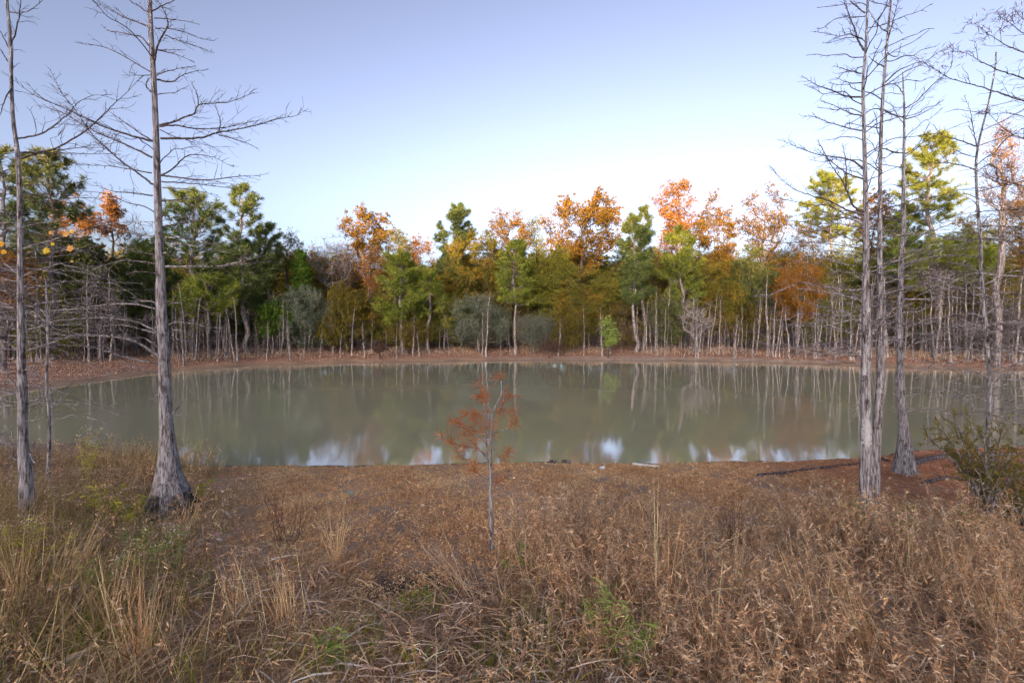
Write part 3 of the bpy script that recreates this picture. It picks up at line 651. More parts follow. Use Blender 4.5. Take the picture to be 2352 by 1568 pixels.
hand = [402, 418, 430, 445, 462, 480, 492, 503, 512, 530, 545, 556, 590, 605, 617, 640, 652, 668, 690, 702, 720, 733, 764, 786, 812, 828, 855, 880, 905, 932, 945, 968, 1003, 1027, 1062, 1104, 1120, 1150, 1172, 1205, 1236, 1262, 1290, 1318, 1348, 1356, 1380, 1404, 1424, 1462, 1482, 1496, 1512, 1530, 1548, 1566, 1580, 1598, 1616, 1630, 1650, 1664, 1680, 1694, 1712, 1730, 1744, 1762, 1778, 1790, 1804, 1818, 1830, 1846, 1858, 1872, 1884, 1896, 1912, 1926, 1938, 1950]
for u in hand: spots.append((u+rs.uniform(-5, 5), rs.uniform(0.5, 3.4)))
for u in np.arange(-60, 400, 13.0): spots.append((u+rs.uniform(-5, 5), rs.uniform(1.2, 5)))
for u in np.arange(1960, 2420, 9.5): spots.append((u+rs.uniform(-5, 5), rs.uniform(1.0, 6)))
for u in np.arange(1500, 1960, 16.0): spots.append((u+rs.uniform(-6, 6), rs.uniform(3.0, 7)))
for u in np.arange(400, 660, 16.0): spots.append((u+rs.uniform(-6, 6), rs.uniform(3.0, 6)))
def shore_depth(u):
    return np.interp(u, [-100, 0, 130, 260, 400, 600, 830, 1176, 1400, 1700, 1950, 2150, 2352, 2450], [14.6, 15.6, 17.5, 20.0, 23.8, 27.5, 29.6, 31.6, 31.2, 30.2, 27.6, 25.2, 24.2, 24])
spots.sort()
# each gets a label from the landmark that it stands in front of
near = [int(np.argmin([abs(u-l[0]) for l in LM])) for u, _ in spots]
ORD = ['first', 'second', 'third', 'fourth', 'fifth', 'sixth', 'seventh', 'eighth', 'ninth', 'tenth', 'eleventh', 'twelfth', 'thirteenth', 'fourteenth', 'fifteenth', 'sixteenth', 'seventeenth', 'eighteenth', 'nineteenth', 'twentieth', 'last but one', 'last']
cnt = {}
used = set()
for i_, (u, back) in enumerate(spots):
    dd = shore_depth(u)+back*(1 if u > 380 else 1.1); u += rs.uniform(-4, 4)
    if u < 380: dd += np.interp(u, [0, 380], [4.5, 1.5])
    x = (u-CU)/F*dd; z = gz(x, dd)
    k = near[i_]; cnt[k] = cnt.get(k, 0)+1
    hi = rs.rand(); pi = rs.randint(len(protos)); s = rs.uniform(0.5, 1.2)
    if 500 < u < 1450: s *= 0.82
    if u > 1700: s *= 1.15
    if u > 1960: pi = [1, 3, 5, 7, 3][rs.randint(5)]; s *= 0.95
    lab = '%s thin bare cypress from left below %s' % (ORD[cnt[k]-1], LM[k][1])
    if pi in used: dup(protos[pi], (x, dd, z), rs.uniform(0, 6.28), s, lab, 'bare young cypresses along the far bank')
    else:
        used.add(pi); r = protos[pi]; r.location = (x, dd, z); r.rotation_euler = (0, 0, rs.uniform(0, 6.28)); r.scale = (s, s, s)
        r['label'] = lab; r['group'] = 'bare young cypresses along the far bank'
for pi, pr in enumerate(protos):
    if pi not in used: pr['label'] = 'spare'

# dry grass along the far bank foot
rs = np.random.RandomState(12)
mb = MB(); n = 26000
u = rs.uniform(-150, 2500, n); dd = shore_depth(u)+rs.uniform(1.6, 7, n)+np.where(u < 380, 2.5, 0)
x = (u-CU)/F*dd; z = ground_z(x, dd)
keep = pond_dist(x, dd) > 1.3; x, dd, z = x[keep], dd[keep], z[keep]; n = len(x)
hgt = rs.uniform(0.10, 0.75, n)*np.clip(0.35+0.65*np.sin(x*0.9)*np.sin(x*0.31+2)+0.2, 0.15, 1)
blades(mb, np.stack([x, dd, z-0.02], -1), rs.normal(size=(n, 3))*[0.5, 0.5, 0.1]+[0, 0, 1], hgt, 0.02, rs.uniform(0, 0.5, n), rs)
o = solo('bank_grass', mb, M['straw'], (0, 30, 0), False); tag(o, 'brown dry grass under the trees along the far bank', 'grass', kind='stuff')

n = 30000; u = rs.uniform(-100, 2450, n); dd = shore_depth(u)+rs.uniform(0.1, 4.5, n)**1.0; x = (u-CU)/F*dd
keep = pond_dist(x, dd) > 0.5; x, dd = x[keep], dd[keep]; mb = MB(); leafquads(mb, np.stack([x, dd, ground_z(x, dd)+0.025], -1), 0.055, rs, 0.5, 0.3)
tag(solo('bank_leaves', mb, M['fallen'], (0, 30, 0), False), 'fallen leaves and straw strewn over the far bank', 'fallen leaves', kind='stuff')
# ------------------------------------------------------------------ wood behind the viewer: it shades the pond
rs = np.random.RandomState(9)
mb = MB()
for row in range(3):
    for xx in np.arange(-150, 75, 5.2):
        x = xx+rs.uniform(-1.5, 1.5); y = -95-row*6+rs.uniform(-1.5, 1.5); h = 21.0+rs.uniform(-2.0, 2.0); z0 = gz(x, y)
        mb.line(wander(np.array([x, y, z0-0.2]), np.array([x, y, h*0.9]), 8, 0.1, rs), np.linspace(0.28, 0.05, 8), 6)
        C = np.vstack([crown_points(rs, 60, x, y, z0+3.0, h-0.4, 7.2, 'oval', 1.0), crown_points(rs, 26, x, y, z0, z0+8, 8.0, 'oval', 1.0)])
        leafquads(mb, clumpy(rs, C, 66, 1.2), 0.62, rs, 0.7)
o = solo('woodland', mb, M['wood'], (-30, -30, 0), False); tag(o, 'wood on the near side of the pond behind the viewer', 'wood', kind='stuff')

# ------------------------------------------------------------------ near trees
def cat(pts, per=7):
    p = np.asarray(pts, float); n = len(p)
    if n == 2: return p[0]+(p[1]-p[0])*np.linspace(0, 1, per*2)[:, None]
    q = np.vstack([2*p[0]-p[1], p, 2*p[-1]-p[-2]]); out = []
    for k in range(1, n):
        t = np.linspace(0, 1, per, endpoint=(k == n-1))[:, None]
        a, b, c, d = q[k-1], q[k], q[k+1], q[k+2]
        out.append(0.5*(2*b+(c-a)*t+(2*a-5*b+4*c-d)*t**2+(-a+3*b-3*c+d)*t**3))
    return np.vstack(out)

def trunk_mesh(pts, Dp, rs, flute=0.0, k=30, top_taper=1.0, name='trunk', seg=0.022, rough=1.0, fz=0.35, dD=0.0):
    """pts: (u, v, width px) top to bottom; a ring mesh with flutes and bark relief"""
    c = np.array([P(u, v, Dp+dD*(a/len(pts))) for a, (u, v, w_) in enumerate(pts)]); r = np.array([w_/2*Dp/F/math.sqrt(1+((u-CU)/F)**2)*0.94 for u, _, w_ in pts])
    c = c[::-1]; r = r[::-1]                       # bottom to top
    s = np.concatenate([[0], np.cumsum(np.linalg.norm(np.diff(c, axis=0), axis=1))])
    cr = cat(np.column_stack([c, r]), 8); cc, rr = cr[:, :3], cr[:, 3]
    s = np.concatenate([[0], np.cumsum(np.linalg.norm(np.diff(cc, axis=0), axis=1))]); n = int(s[-1]/seg)
    ss = np.linspace(0, s[-1], n)
    cc = np.column_stack([np.interp(ss, s, cc[:, a]) for a in range(3)]); rr = np.maximum(0.006, np.interp(ss, s, rr))
    th = np.arange(k)*2*np.pi/k
    ph = rs.uniform(0, 6.28, 3)
    V = np.empty((n, k, 3))
    for a in range(n):
        fl = flute*math.exp(-ss[a]/fz)
        g = 1+fl*(0.5*np.sin(5*th+ph[0])+0.35*np.sin(9*th+ph[1])+0.2*np.sin(3*th+ph[2]))
        for b in range(k):
            x, y = math.cos(th[b]), math.sin(th[b])
            nz = mnoise.noise(Vector((x*5.5+ph[0], y*5.5, ss[a]*5.0)))*0.55+mnoise.noise(Vector((x*2.0, y*2.0+ph[1], ss[a]*1.6)))*0.5
            rad = rr[a]*(g[b]+0.10*rough*nz)
            V[a, b] = (cc[a, 0]+x*rad, cc[a, 1]+y*rad, cc[a, 2])
    i = np.arange(n-1)[:, None]*k; j = np.arange(k)[None, :]; j2 = (j+1) % k
    mb = MB(); mb.add(V.reshape(-1, 3), np.stack([i+j, i+j2, i+k+j2, i+k+j], -1).reshape(-1, 4)); mb.rings = V
    return mb, cc, rr

def twigs_on(mb, p, rs, L0, density, r0, level=0, flat=0.25, maxl=0.5):
    """alternate fine twigs along a smoothed limb p"""
    s = np.concatenate([[0], np.cumsum(np.linalg.norm(np.diff(p, axis=0), axis=1))]); tot = s[-1]
    if tot < 0.05: return
    step = 0.065/density; side = rs.choice([-1, 1]); x = tot*0.14+rs.uniform(0, step)
    tv = unit(p[-1]-p[0]); ref = np.array([0, 0, 1.]); hs = np.cross(tv, ref)
    if np.linalg.norm(hs) < 0.3: hs = np.array([1., 0, 0])
    hs = unit(hs)
    while x < tot*0.99:
        f = x/tot; k = min(len(p)-2, int(np.searchsorted(s, x))-1); k = max(0, k)
        a = (x-s[k])/(s[k+1]-s[k]+1e-9); c = p[k]+(p[k+1]-p[k])*a; t = unit(p[k+1]-p[k])
        L = min(maxl, L0)*rs.uniform(0.25, 1.0)*(1-0.65*f)
        up = np.array([0, 0, 1.])*rs.normal()*0.45+np.array([0, 0, 0.08])
        d = unit(t*rs.uniform(0.5, 1.2)+hs*side*rs.uniform(0.4, 1.0)+up)
        q = wander(c, c+d*L, 5, 0.28, rs)
        mb.line(q, np.linspace(r0, r0*0.45, 5), 3)
        if level < 1 and L > 0.07:
            for _ in range(int(1+L*9)):
                i0 = rs.randint(1, 5); dd = unit(unit(q[-1]-q[0])+rs.normal(size=3)*0.55)
                l2 = L*rs.uniform(0.2, 0.5); mb.line(wander(q[i0], q[i0]+dd*l2, 3, 0.2, rs), [r0*0.6, r0*0.5, r0*0.35], 3)
        side = -side; x += step*rs.uniform(0.5, 1.8)

def limb(root, pts, Dp, w0, rs, tw=1.0, slope=None, L0=None, mat='twig', w1=1.0, name='branch'):
    sl = rs.uniform(-0.5, 0.5) if slope is None else slope
    p0 = P(*pts[0], Dp); W = []
    acc = 0; prev = np.array(pts[0], float)
    for (u, v) in pts:
        acc += np.linalg.norm(np.array([u, v])-prev)*Dp/F; prev = np.array([u, v], float)
        W.append(P(u, v, Dp+sl*acc))
    p = cat(W, 7); n = len(p)
    p[1:] += rs.normal(size=(n-1, 3))*0.0018
    r = np.linspace(w0, w1*0.8, n)/2*Dp/F/math.sqrt(1+((pts[0][0]-CU)/F)**2)
    mb = MB(); mb.line(p, np.maximum(r, 0.002), 6)
    tot = acc
    twigs_on(mb, p, rs, L0 or max(0.12, min(0.45, tot*0.36)), tw, 0.0028)
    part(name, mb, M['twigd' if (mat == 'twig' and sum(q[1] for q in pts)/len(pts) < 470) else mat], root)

def auto_limbs(root, cc, rr, rs, z0, z1, n, Lr, az=None, droop=0.0, rise=0.15, tw=1.0, mat='twig', Lfun=None, w=0.006):
    for b in range(n):
        z = rs.uniform(z0, z1) if n < 6 else z0+(z1-z0)*(b+rs.uniform(0, 1))/n
        k = int(np.argmin(np.abs(cc[:, 2]-z))); c = cc[k]
        a = rs.uniform(0, 6.283) if az is None else az[rs.randint(len(az))]+rs.normal()*0.35
        L = rs.uniform(*Lr)*(Lfun(z) if Lfun else 1)
        d = unit(np.array([math.cos(a), math.sin(a), rise+rs.normal()*0.12]))
        e = c+d*L
        p = wander(c, e, 7, 0.22, rs); t = np.linspace(0, 1, 7); p[:, 2] += -droop*L*t**2+np.sin(t*np.pi)*L*0.05
        p = cat(p, 3)
        mb = MB(); rr0 = min(rr[k]*0.45, w*(0.6+L*0.5)); mb.line(p, np.linspace(rr0, 0.0022, len(p)), 5)
        twigs_on(mb, p, rs, max(0.10, min(0.42, L*0.34)), tw, 0.0026)
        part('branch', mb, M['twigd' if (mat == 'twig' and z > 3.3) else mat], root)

PIR, PIL = 0.0, math.pi
# --- left edge tree
rs = np.random.RandomState(21); Dl = 4.3
L1 = [(10, -430, 2), (14, -200, 5), (16, -40, 7), (16, 0, 8), (24, 105, 9), (29, 258, 10.5), (40, 350, 13), (45, 443, 15), (47, 564, 16), (47, 647, 18), (49, 793, 22), (50, 860, 25), (51, 903, 31), (52, 925, 27), (53, 1013, 30), (60, 1086, 38), (63, 1150, 42), (64, 1200, 50)]
b_ = P(64, 1195, Dl); base = (b_[0], b_[1], gz(b_[0], b_[1]))
root = thing('cypress_tree', base, 'grey bare cypress nearest the left edge, its trunk knotted at water level', 'tree')
mb, cc, rr = trunk_mesh(L1, Dl, rs, 0.25)
part('trunk', mb, M['bark'], root)
for pts, w0 in [
    ([(24, 105), (40, 60), (48, 0), (50, -40)], 5), ([(20, 109), (0, 72), (-30, 20)], 4), ([(18, 141), (0, 113), (-40, 60)], 4),
    ([(22, 28), (60, 28), (100, 0), (120, -20)], 3.5), ([(28, 201), (12, 226), (0, 262), (-30, 330)], 5), ([(27, 180), (30, 130), (26, 60)], 3),
    ([(42, 318), (93, 308), (133, 282), (161, 258), (177, 238), (209, 221), (258, 217)], 5.5),
    ([(48, 365), (73, 356), (133, 338), (189, 306), (226, 274), (258, 242), (290, 213), (330, 173)], 7),
    ([(46, 350), (141, 344), (201, 336), (238, 326)], 4), ([(48, 352), (161, 352), (222, 354), (278, 354)], 3.5),
    ([(54, 571), (81, 562), (133, 548), (181, 532), (226, 518), (282, 511), (363, 508), (430, 498)], 6.5),
    ([(52, 594), (161, 584), (240, 560)], 3), ([(46, 424), (150, 424), (210, 410)], 3), ([(46, 458), (120, 462), (200, 448)], 3),
    ([(60, 757), (91, 750), (121, 739), (176, 731), (256, 729), (304, 735)], 5),
    ([(64, 804), (110, 790), (157, 773), (205, 766)], 6), ([(55, 700), (91, 709), (110, 731), (124, 753), (165, 764), (220, 772), (293, 773)], 5),
    ([(46, 713), (44, 680), (45, 647), (59, 642), (102, 643)], 5), ([(60, 885), (121, 894), (160, 900)], 2.5), ([(66, 942), (88, 934), (124, 927), (183, 927)], 4),
    ([(66, 855), (86, 846), (84, 820)], 4), ([(68, 1040), (80, 1062), (92, 1052)], 5), ([(30, 1005), (26, 985), (32, 975)], 5), ([(74, 1080), (84, 1042), (76, 1010)], 3),
    ([(37, 625), (0, 600), (-60, 570)], 5), ([(38, 710), (0, 694), (-50, 690)], 5)]:
    limb(root, pts, Dl, w0, rs, tw=0.9)
for z0, z1, n, az in [(1.0, 2.6, 16, [PIL, PIL-0.4, PIL+0.5, 0.3, -0.4]), (2.6, 3.7, 8, [PIL, 0.2, 1.2]), (2.2, 3.1, 6, [1.2, 0.6])]:
    auto_limbs(root, cc, rr, rs, z0, z1, n, (0.4, 1.1), az, rise=0.0, tw=0.9)

# --- thin dead tree behind it
rs = np.random.RandomState(22); Dq = 5.6
pts = [(106, 640, 5), (108, 700, 7), (110, 760, 8), (108, 830, 8), (106, 900, 7), (112, 930, 9), (113, 1010, 9), (111, 1100, 12), (112, 1135, 15)]
b_ = P(112, 1130, Dq); root = thing('dead_cypress', (b_[0], b_[1], gz(b_[0], b_[1])), 'slim dead cypress stem just right of the leftmost trunk', 'tree')
mb, cc, rr = trunk_mesh(pts, Dq, rs, 0.2, k=16); part('trunk', mb, M['bark'], root)
for p_, w0 in [([(110, 765), (98, 735), (84, 715), (90, 700)], 5), ([(108, 700), (100, 690), (104, 672)], 4), ([(114, 935), (145, 928), (180, 945)], 2.5), ([(116, 975), (130, 970)], 2.5), ([(108, 700), (130, 672), (150, 640)], 2.5)]:
    limb(root, p_, Dq, w0, rs, tw=0.5)
auto_limbs(root, cc, rr, rs, 1.6, 3.0, 10, (0.3, 0.9), None, rise=0.05, tw=0.8)

# --- main left cypress
rs = np.random.RandomState(23); Dm = 4.75
T2 = [(330, -520, 2), (336, -280, 7), (341, -60, 10), (344, 0, 11), (347, 81, 13), (352, 161, 13.5), (356, 242, 14.5), (360, 363, 17), (362, 443, 19), (366, 564, 21), (368, 611, 23), (371, 720, 27), (377, 812, 29), (379, 903, 33), (382, 977, 38), (386, 1031, 48), (388, 1086, 68), (391, 1123, 92), (393, 1150, 106), (393, 1175, 116)]
b_ = P(393, 1160, Dm); zb = gz(b_[0], b_[1]); root = thing('cypress_tree', (b_[0], b_[1], zb), 'tall bare bald cypress with a wide fluted base, left of the open bank', 'tree')
mb, cc, rr = trunk_mesh(T2, Dm, rs, 0.20, k=48, fz=0.28); part('trunk', mb, M['bark'], root)
for pts, w0 in [
    ([(354, 150), (358, 121), (365, 97), (383, 64), (385, 48), (377, 24), (362, 0), (355, -30)], 6), ([(350, 26), (371, 14), (403, 0), (430, -15)], 4),
    ([(354, 42), (407, 46), (459, 56)], 3), ([(356, 66), (387, 66), (427, 75), (459, 87), (492, 95)], 3), ([(379, 81), (419, 97), (451, 107), (491, 121)], 3),
    ([(358, 115), (425, 115)], 3), ([(358, 115), (403, 125), (447, 143)], 3), ([(360, 183), (379, 187), (399, 187), (415, 175), (443, 165), (479, 160)], 5.5),
    ([(354, 177), (379, 165), (423, 155), (451, 152)], 3.5), ([(366, 288), (399, 280), (427, 268), (447, 260), (456, 242), (495, 237), (524, 235), (556, 224), (584, 213)], 5.5),
    ([(456, 242), (453, 217), (437, 185)], 3), ([(367, 290), (407, 288), (435, 294), (471, 296), (524, 292), (576, 280), (596, 276)], 5),
    ([(369, 318), (415, 318), (463, 316), (503, 304), (544, 297), (600, 285), (644, 272), (677, 266), (709, 250)], 6.5), ([(367, 298), (403, 314), (440, 326), (470, 350)], 3),
    ([(503, 304), (506, 275), (497, 250), (494, 237)], 3),
    ([(503, 310), (560, 326), (596, 344)], 3), ([(369, 403), (395, 389), (425, 361), (447, 355), (475, 358), (503, 367), (538, 385)], 4.5),
    ([(370, 403), (403, 407), (455, 413), (503, 411), (556, 404), (596, 403)], 5.5), ([(371, 417), (431, 421), (475, 425), (536, 433), (584, 441)], 4),
    ([(373, 431), (435, 435), (503, 449)], 3), ([(373, 457), (419, 465), (463, 475), (520, 489)], 3.5), ([(375, 520), (407, 512), (439, 497), (449, 479)], 4),
    ([(379, 546), (427, 548), (475, 558), (507, 556), (564, 544)], 5.5), ([(381, 558), (435, 562), (483, 574), (540, 582)], 4.5),
    ([(381, 612), (443, 612), (499, 612), (564, 606), (624, 600)], 6.5), ([(499, 612), (556, 600), (612, 586)], 3.5),
    ([(384, 695), (417, 696)], 4), ([(386, 746), (410, 739), (457, 746), (487, 753), (512, 753)], 4), ([(388, 757), (428, 759)], 3.5), ([(390, 776), (440, 784)], 3),
    ([(397, 947), (408, 938), (417, 929)], 5), ([(397, 950), (438, 960)], 2),
    ([(342, 30), (318, 14), (296, 0), (270, -30)], 4), ([(342, 62), (318, 52), (282, 38), (250, 22), (209, 0)], 5), ([(342, 105), (326, 87), (306, 81), (278, 75), (252, 72), (232, 56)], 4),
    ([(347, 211), (336, 199), (338, 187), (350, 175), (380, 160)], 4.5), ([(346, 173), (314, 173), (280, 173)], 2.5), ([(350, 324), (322, 306), (282, 278), (242, 250)], 5),
    ([(348, 324), (302, 312), (258, 298), (218, 282), (177, 262), (133, 242), (81, 220), (32, 185)], 6.5), ([(348, 361), (314, 344), (274, 326), (226, 306), (177, 278), (137, 256), (81, 242)], 6.5),
    ([(350, 423), (322, 401), (282, 373), (242, 338), (209, 306), (177, 258), (141, 213), (115, 159)], 6), ([(350, 449), (298, 443), (250, 437), (213, 419)], 4.5),
    ([(348, 397), (298, 389), (250, 381), (173, 379)], 4), ([(354, 544), (298, 532), (242, 516), (173, 475)], 5), ([(356, 584), (306, 576), (226, 544)], 4),
    ([(357, 605), (318, 600), (285, 598), (238, 609), (146, 622)], 4.5), ([(360, 709), (318, 700), (271, 697), (220, 702), (161, 709), (60, 715)], 5),
    ([(360, 761), (337, 750), (311, 739), (256, 731), (190, 731), (110, 739)], 6), ([(360, 766), (329, 757), (278, 746), (234, 750)], 4.5),
    ([(366, 819), (340, 801), (318, 788), (293, 779), (256, 773), (205, 768), (154, 770), (73, 761)], 8.5), ([(366, 834), (322, 828), (278, 817), (234, 803), (183, 794), (128, 790), (62, 784)], 6.5),
    ([(278, 826), (305, 838), (329, 847)], 3), ([(366, 740), (352, 728), (346, 735), (338, 725)], 5), ([(366, 800), (330, 776), (290, 778)], 4.5), ([(364, 905), (356, 912), (350, 918)], 4)]:
    limb(root, pts, Dm, w0, rs, tw=1.7)
auto_limbs(root, cc, rr, rs, 5.8, 7.8, 12, (0.3, 0.8), None, rise=0.3, tw=0.8)
auto_limbs(root, cc, rr, rs, 2.4, 5.2, 12, (0.3, 0.9), [PIR, PIL, 1.5, -1.5], rise=0.1, tw=0.8)
# roots of the flare
for a in np.linspace(0, 6.28, 9)[:-1]:
    a += rs.uniform(-0.25, 0.25); c = np.array([b_[0], b_[1], zb]); d = np.array([math.cos(a), math.sin(a), 0])
    p = np.array([c+d*0.12+[0, 0, 0.22], c+d*0.20+[0, 0, 0.10], c+d*0.30+[0, 0, 0.0], c+d*0.42+[0, 0, -0.08]])
    p = cat(p, 6); mb = MB(); mb.line(p, np.linspace(0.055, 0.02, len(p))*rs.uniform(0.7, 1.2), 10); part('root', mb, M['darkbark'], root)

# --- right twin-trunk cypress
rs = np.random.RandomState(24); Dr = 4.35
RA = [(2004, -260, 1.5), (1995, -60, 4.5), (1993, 0, 5.5), (1989, 101, 6.5), (1983, 181, 8), (1983, 242, 9), (1986, 362, 11), (1989, 483, 14), (1990, 604, 17), (1988, 655, 19), (1990, 775, 23), (1988, 896, 27), (1990, 977, 29), (1990, 1057, 35), (1992, 1138, 44), (1993, 1190, 54), (1993, 1215, 62)]
RB = [(2062, -240, 1.5), (2050, -60, 4.5), (2046, 0, 5.5), (2037, 101, 6.5), (2029, 201, 8), (2023, 322, 9.5), (2021, 483, 11), (2021, 604, 14), (2020, 735, 16), (2022, 816, 20), (2020, 896, 22), (2016, 957, 22), (2012, 1057, 24), (2008, 1138, 30), (2006, 1200, 36)]
b_ = P(1996, 1200, Dr); root = thing('cypress_tree', (b_[0], b_[1], gz(b_[0], b_[1])), 'tall bare cypress with two trunks joined at the foot, right side', 'tree')
mb, ccA, rrA = trunk_mesh(RA, Dr, rs, 0.22, k=48); VA = mb.rings; tA = part('trunk', mb, M['bark'], root)
def patch(V, cc, v0, v1, uc, hw, trunk, mat='lichen'):
    n, k, _ = V.shape; pm = MB(); pts = V+(V-cc[:, None, :])*0.03; q = []
    for a in range(n-1):
        for b in range(k):
            c = (V[a, b]+V[a+1, (b+1) % k])/2
            if c[1] > cc[a, 1]: continue
            pu, pv = pix(c[0], c[1], c[2]); e = ((pu-uc)/hw)**2+((pv-(v0+v1)/2)/((v1-v0)/2))**2
            if e+0.9*mnoise.noise(Vector((pu*0.22, pv*0.15, 3))) < 0.8: q.append((a*k+b, a*k+(b+1) % k, (a+1)*k+(b+1) % k, (a+1)*k+b))
    if q: pm.add(pts.reshape(-1, 3), q); part('lichen_patch', pm, M[mat], trunk, True)
patch(VA, ccA, 955, 1030, 1990, 15, tA); patch(VA, ccA, 840, 862, 1984, 8, tA); patch(VA, ccA, 700, 716, 1994, 7, tA)
mb, ccB, rrB = trunk_mesh(RB, Dr+0.12, rs, 0.15, k=30); part('trunk', mb, M['bark'], root)
for pts, w0 in [
    ([(1987, 30), (1963, 12), (1953, 0), (1940, -30)], 4), ([(1985, 117), (1971, 93), (1963, 68), (1947, 24), (1937, 0), (1930, -30)], 5.5),
    ([(1979, 223), (1943, 221), (1915, 209), (1890, 201), (1870, 193), (1842, 173)], 5), ([(1979, 266), (1947, 258), (1915, 242), (1885, 232)], 4),
    ([(1981, 300), (1947, 294), (1907, 282), (1866, 268), (1842, 270)], 4), ([(1983, 387), (1955, 368), (1915, 360), (1874, 354), (1842, 342), (1794, 322)], 5.5),
    ([(1983, 411), (1947, 399), (1907, 370), (1878, 342)], 5), ([(1987, 489), (1959, 471), (1943, 431), (1923, 399), (1903, 370), (1878, 322)], 6.5),
    ([(1985, 495), (1947, 483), (1907, 463), (1858, 447), (1826, 435), (1798, 415), (1770, 383)], 6), ([(1943, 430), (1943, 375), (1935, 330)], 4.5),
    ([(1981, 90), (1953, 80), (1923, 83), (1872, 72)], 4), ([(1979, 169), (1947, 161), (1915, 151)], 4), ([(1980, 190), (1950, 190), (1918, 178)], 3.5),
    ([(1992, 737), (1984, 723), (1980, 695), (1960, 679), (1923, 667), (1895, 659)], 5.5), ([(1980, 691), (1948, 681), (1903, 671), (1823, 661)], 6),
    ([(1984, 727), (1948, 723), (1883, 703), (1835, 687)], 4), ([(2004, 767), (2028, 735), (2052, 711), (2077, 687), (2068, 660)], 7.5), ([(2077, 687), (2125, 687), (2157, 679), (2205, 663)], 5.5),
    ([(1978, 904), (1968, 937), (1958, 965)], 3.5), ([(2004, 800), (2035, 792), (2060, 780)], 4)]:
    limb(root, pts, Dr, w0, rs, tw=2.5)
for pts, w0 in [([(2040, 72), (2027, 68), (2007, 44), (1995, 24)], 4), ([(2036, 100), (2048, 60), (2058, 20), (2070, -20)], 4), ([(2033, 155), (2010, 142), (1995, 130)], 4), ([(2026, 196), (2060, 165), (2090, 150), (2120, 140)], 4.5),
    ([(2024, 250), (2050, 262), (2075, 270)], 4), ([(2022, 340), (2060, 350), (2085, 352)], 4), ([(2034, 120), (2060, 130), (2070, 100)], 3)]:
    limb(root, pts, Dr+0.12, w0, rs, tw=2.3)
auto_limbs(root, ccA, rrA, rs, 1.9, 3.4, 44, (0.4, 1.1), [PIL, PIL+0.3, 0.2, -0.5, 1.4, 2.4], rise=0.12, tw=1.1)
auto_limbs(root, ccA, rrA, rs, 3.4, 5.6, 26, (0.25, 0.7), None, rise=0.35, tw=1.0)
auto_limbs(root, ccB, rrB, rs, 2.2, 5.6, 28, (0.25, 0.75), [0.0, 0.5, -0.6, 1.5, 3.3], rise=0.3, tw=1.0)

# --- right single cypress with flared base
rs = np.random.RandomState(25); Dc = 6.0
RC = [(2073, 165, 3), (2075, 205, 4), (2077, 262, 5.5), (2076, 362, 8), (2075, 443, 10), (2076, 524, 12), (2070, 604, 13.5), (2067, 735, 16), (2068, 816, 18), (2068, 896, 21), (2075, 977, 27), (2077, 1017, 36), (2077, 1057, 52), (2077, 1085, 62)]
b_ = P(2077, 1075, Dc); root = thing('cypress_tree', (b_[0], b_[1], gz(b_[0], b_[1])), 'single bare cypress with a flared foot at the right waterline', 'tree')
mb, cc, rr = trunk_mesh(RC, Dc, rs, 0.3, k=36, fz=0.3); part('trunk', mb, M['bark'], root)
for pts, w0 in [([(2078, 250), (2108, 230), (2140, 197), (2180, 161), (2187, 130)], 4), ([(2080, 274), (2116, 262), (2168, 230)], 4), ([(2075, 270), (2040, 260), (2010, 238)], 4), ([(2075, 215), (2058, 195), (2045, 200)], 3.5),
    ([(2076, 352), (2050, 350), (2036, 340)], 3.5), ([(2076, 357), (2110, 330), (2135, 280)], 4), ([(2076, 430), (2110, 420), (2160, 400)], 4), ([(2070, 470), (2030, 480), (1990, 500)], 4), ([(2076, 500), (2120, 480), (2170, 478)], 4)]:
    limb(root, pts, Dc, w0, rs, tw=1.6)
auto_limbs(root, cc, rr, rs, 1.9, 3.8, 24, (0.5, 1.3), None, rise=0.08, tw=0.95)
auto_limbs(root, cc, rr, rs, 3.8, 5.4, 10, (0.3, 0.8), None, rise=0.3, tw=0.9)

# --- right edge cypress
rs = np.random.RandomState(26); De = 4.7
RD = [(2288, 120, 2.5), (2285, 161, 3.5), (2269, 242, 5), (2245, 342, 6.5), (2242, 403, 7.5), (2245, 463, 8), (2251, 544, 10), (2253, 604, 11), (2256, 655, 11), (2264, 755, 12), (2270, 836, 12.5), (2274, 916, 15), (2272, 977, 17), (2275, 1057, 19), (2272, 1118, 24), (2268, 1150, 36), (2266, 1175, 46)]
b_ = P(2266, 1165, De); root = thing('cypress_tree', (b_[0], b_[1], gz(b_[0], b_[1])), 'slender leaning bare cypress behind the green juniper near the right edge', 'tree')
mb, cc, rr = trunk_mesh(RD, De, rs, 0.3, k=24, fz=0.15); part('trunk', mb, M['bark'], root)
for pts, w0 in [([(2245, 342), (2236, 300), (2230, 260), (2215, 220)], 4), ([(2241, 336), (2201, 322), (2164, 310), (2144, 286)], 4.5), ([(2242, 390), (2190, 376), (2140, 375), (2110, 380)], 3.5),
    ([(2258, 820), (2205, 832), (2149, 832), (2085, 824)], 5.5), ([(2149, 832), (2140, 812)], 3), ([(2149, 832), (2125, 850), (2100, 872)], 3.5), ([(2264, 816), (2306, 804), (2352, 798), (2400, 790)], 5),
    ([(2270, 896), (2238, 888), (2205, 880), (2170, 896)], 4), ([(2276, 912), (2320, 922), (2360, 938)], 5), ([(2250, 590), (2200, 586), (2140, 590), (2080, 606)], 4.5), ([(2262, 676), (2300, 690), (2360, 700)], 4), ([(2255, 640), (2200, 660), (2150, 690)], 4.5)]:
    limb(root, pts, De, w0, rs, tw=1.7)
auto_limbs(root, cc, rr, rs, 1.3, 2.8, 36, (0.4, 1.1), [PIL, PIL-0.5, PIL+0.5, 0.0, 0.7, -0.7], rise=0.03, tw=1.15)
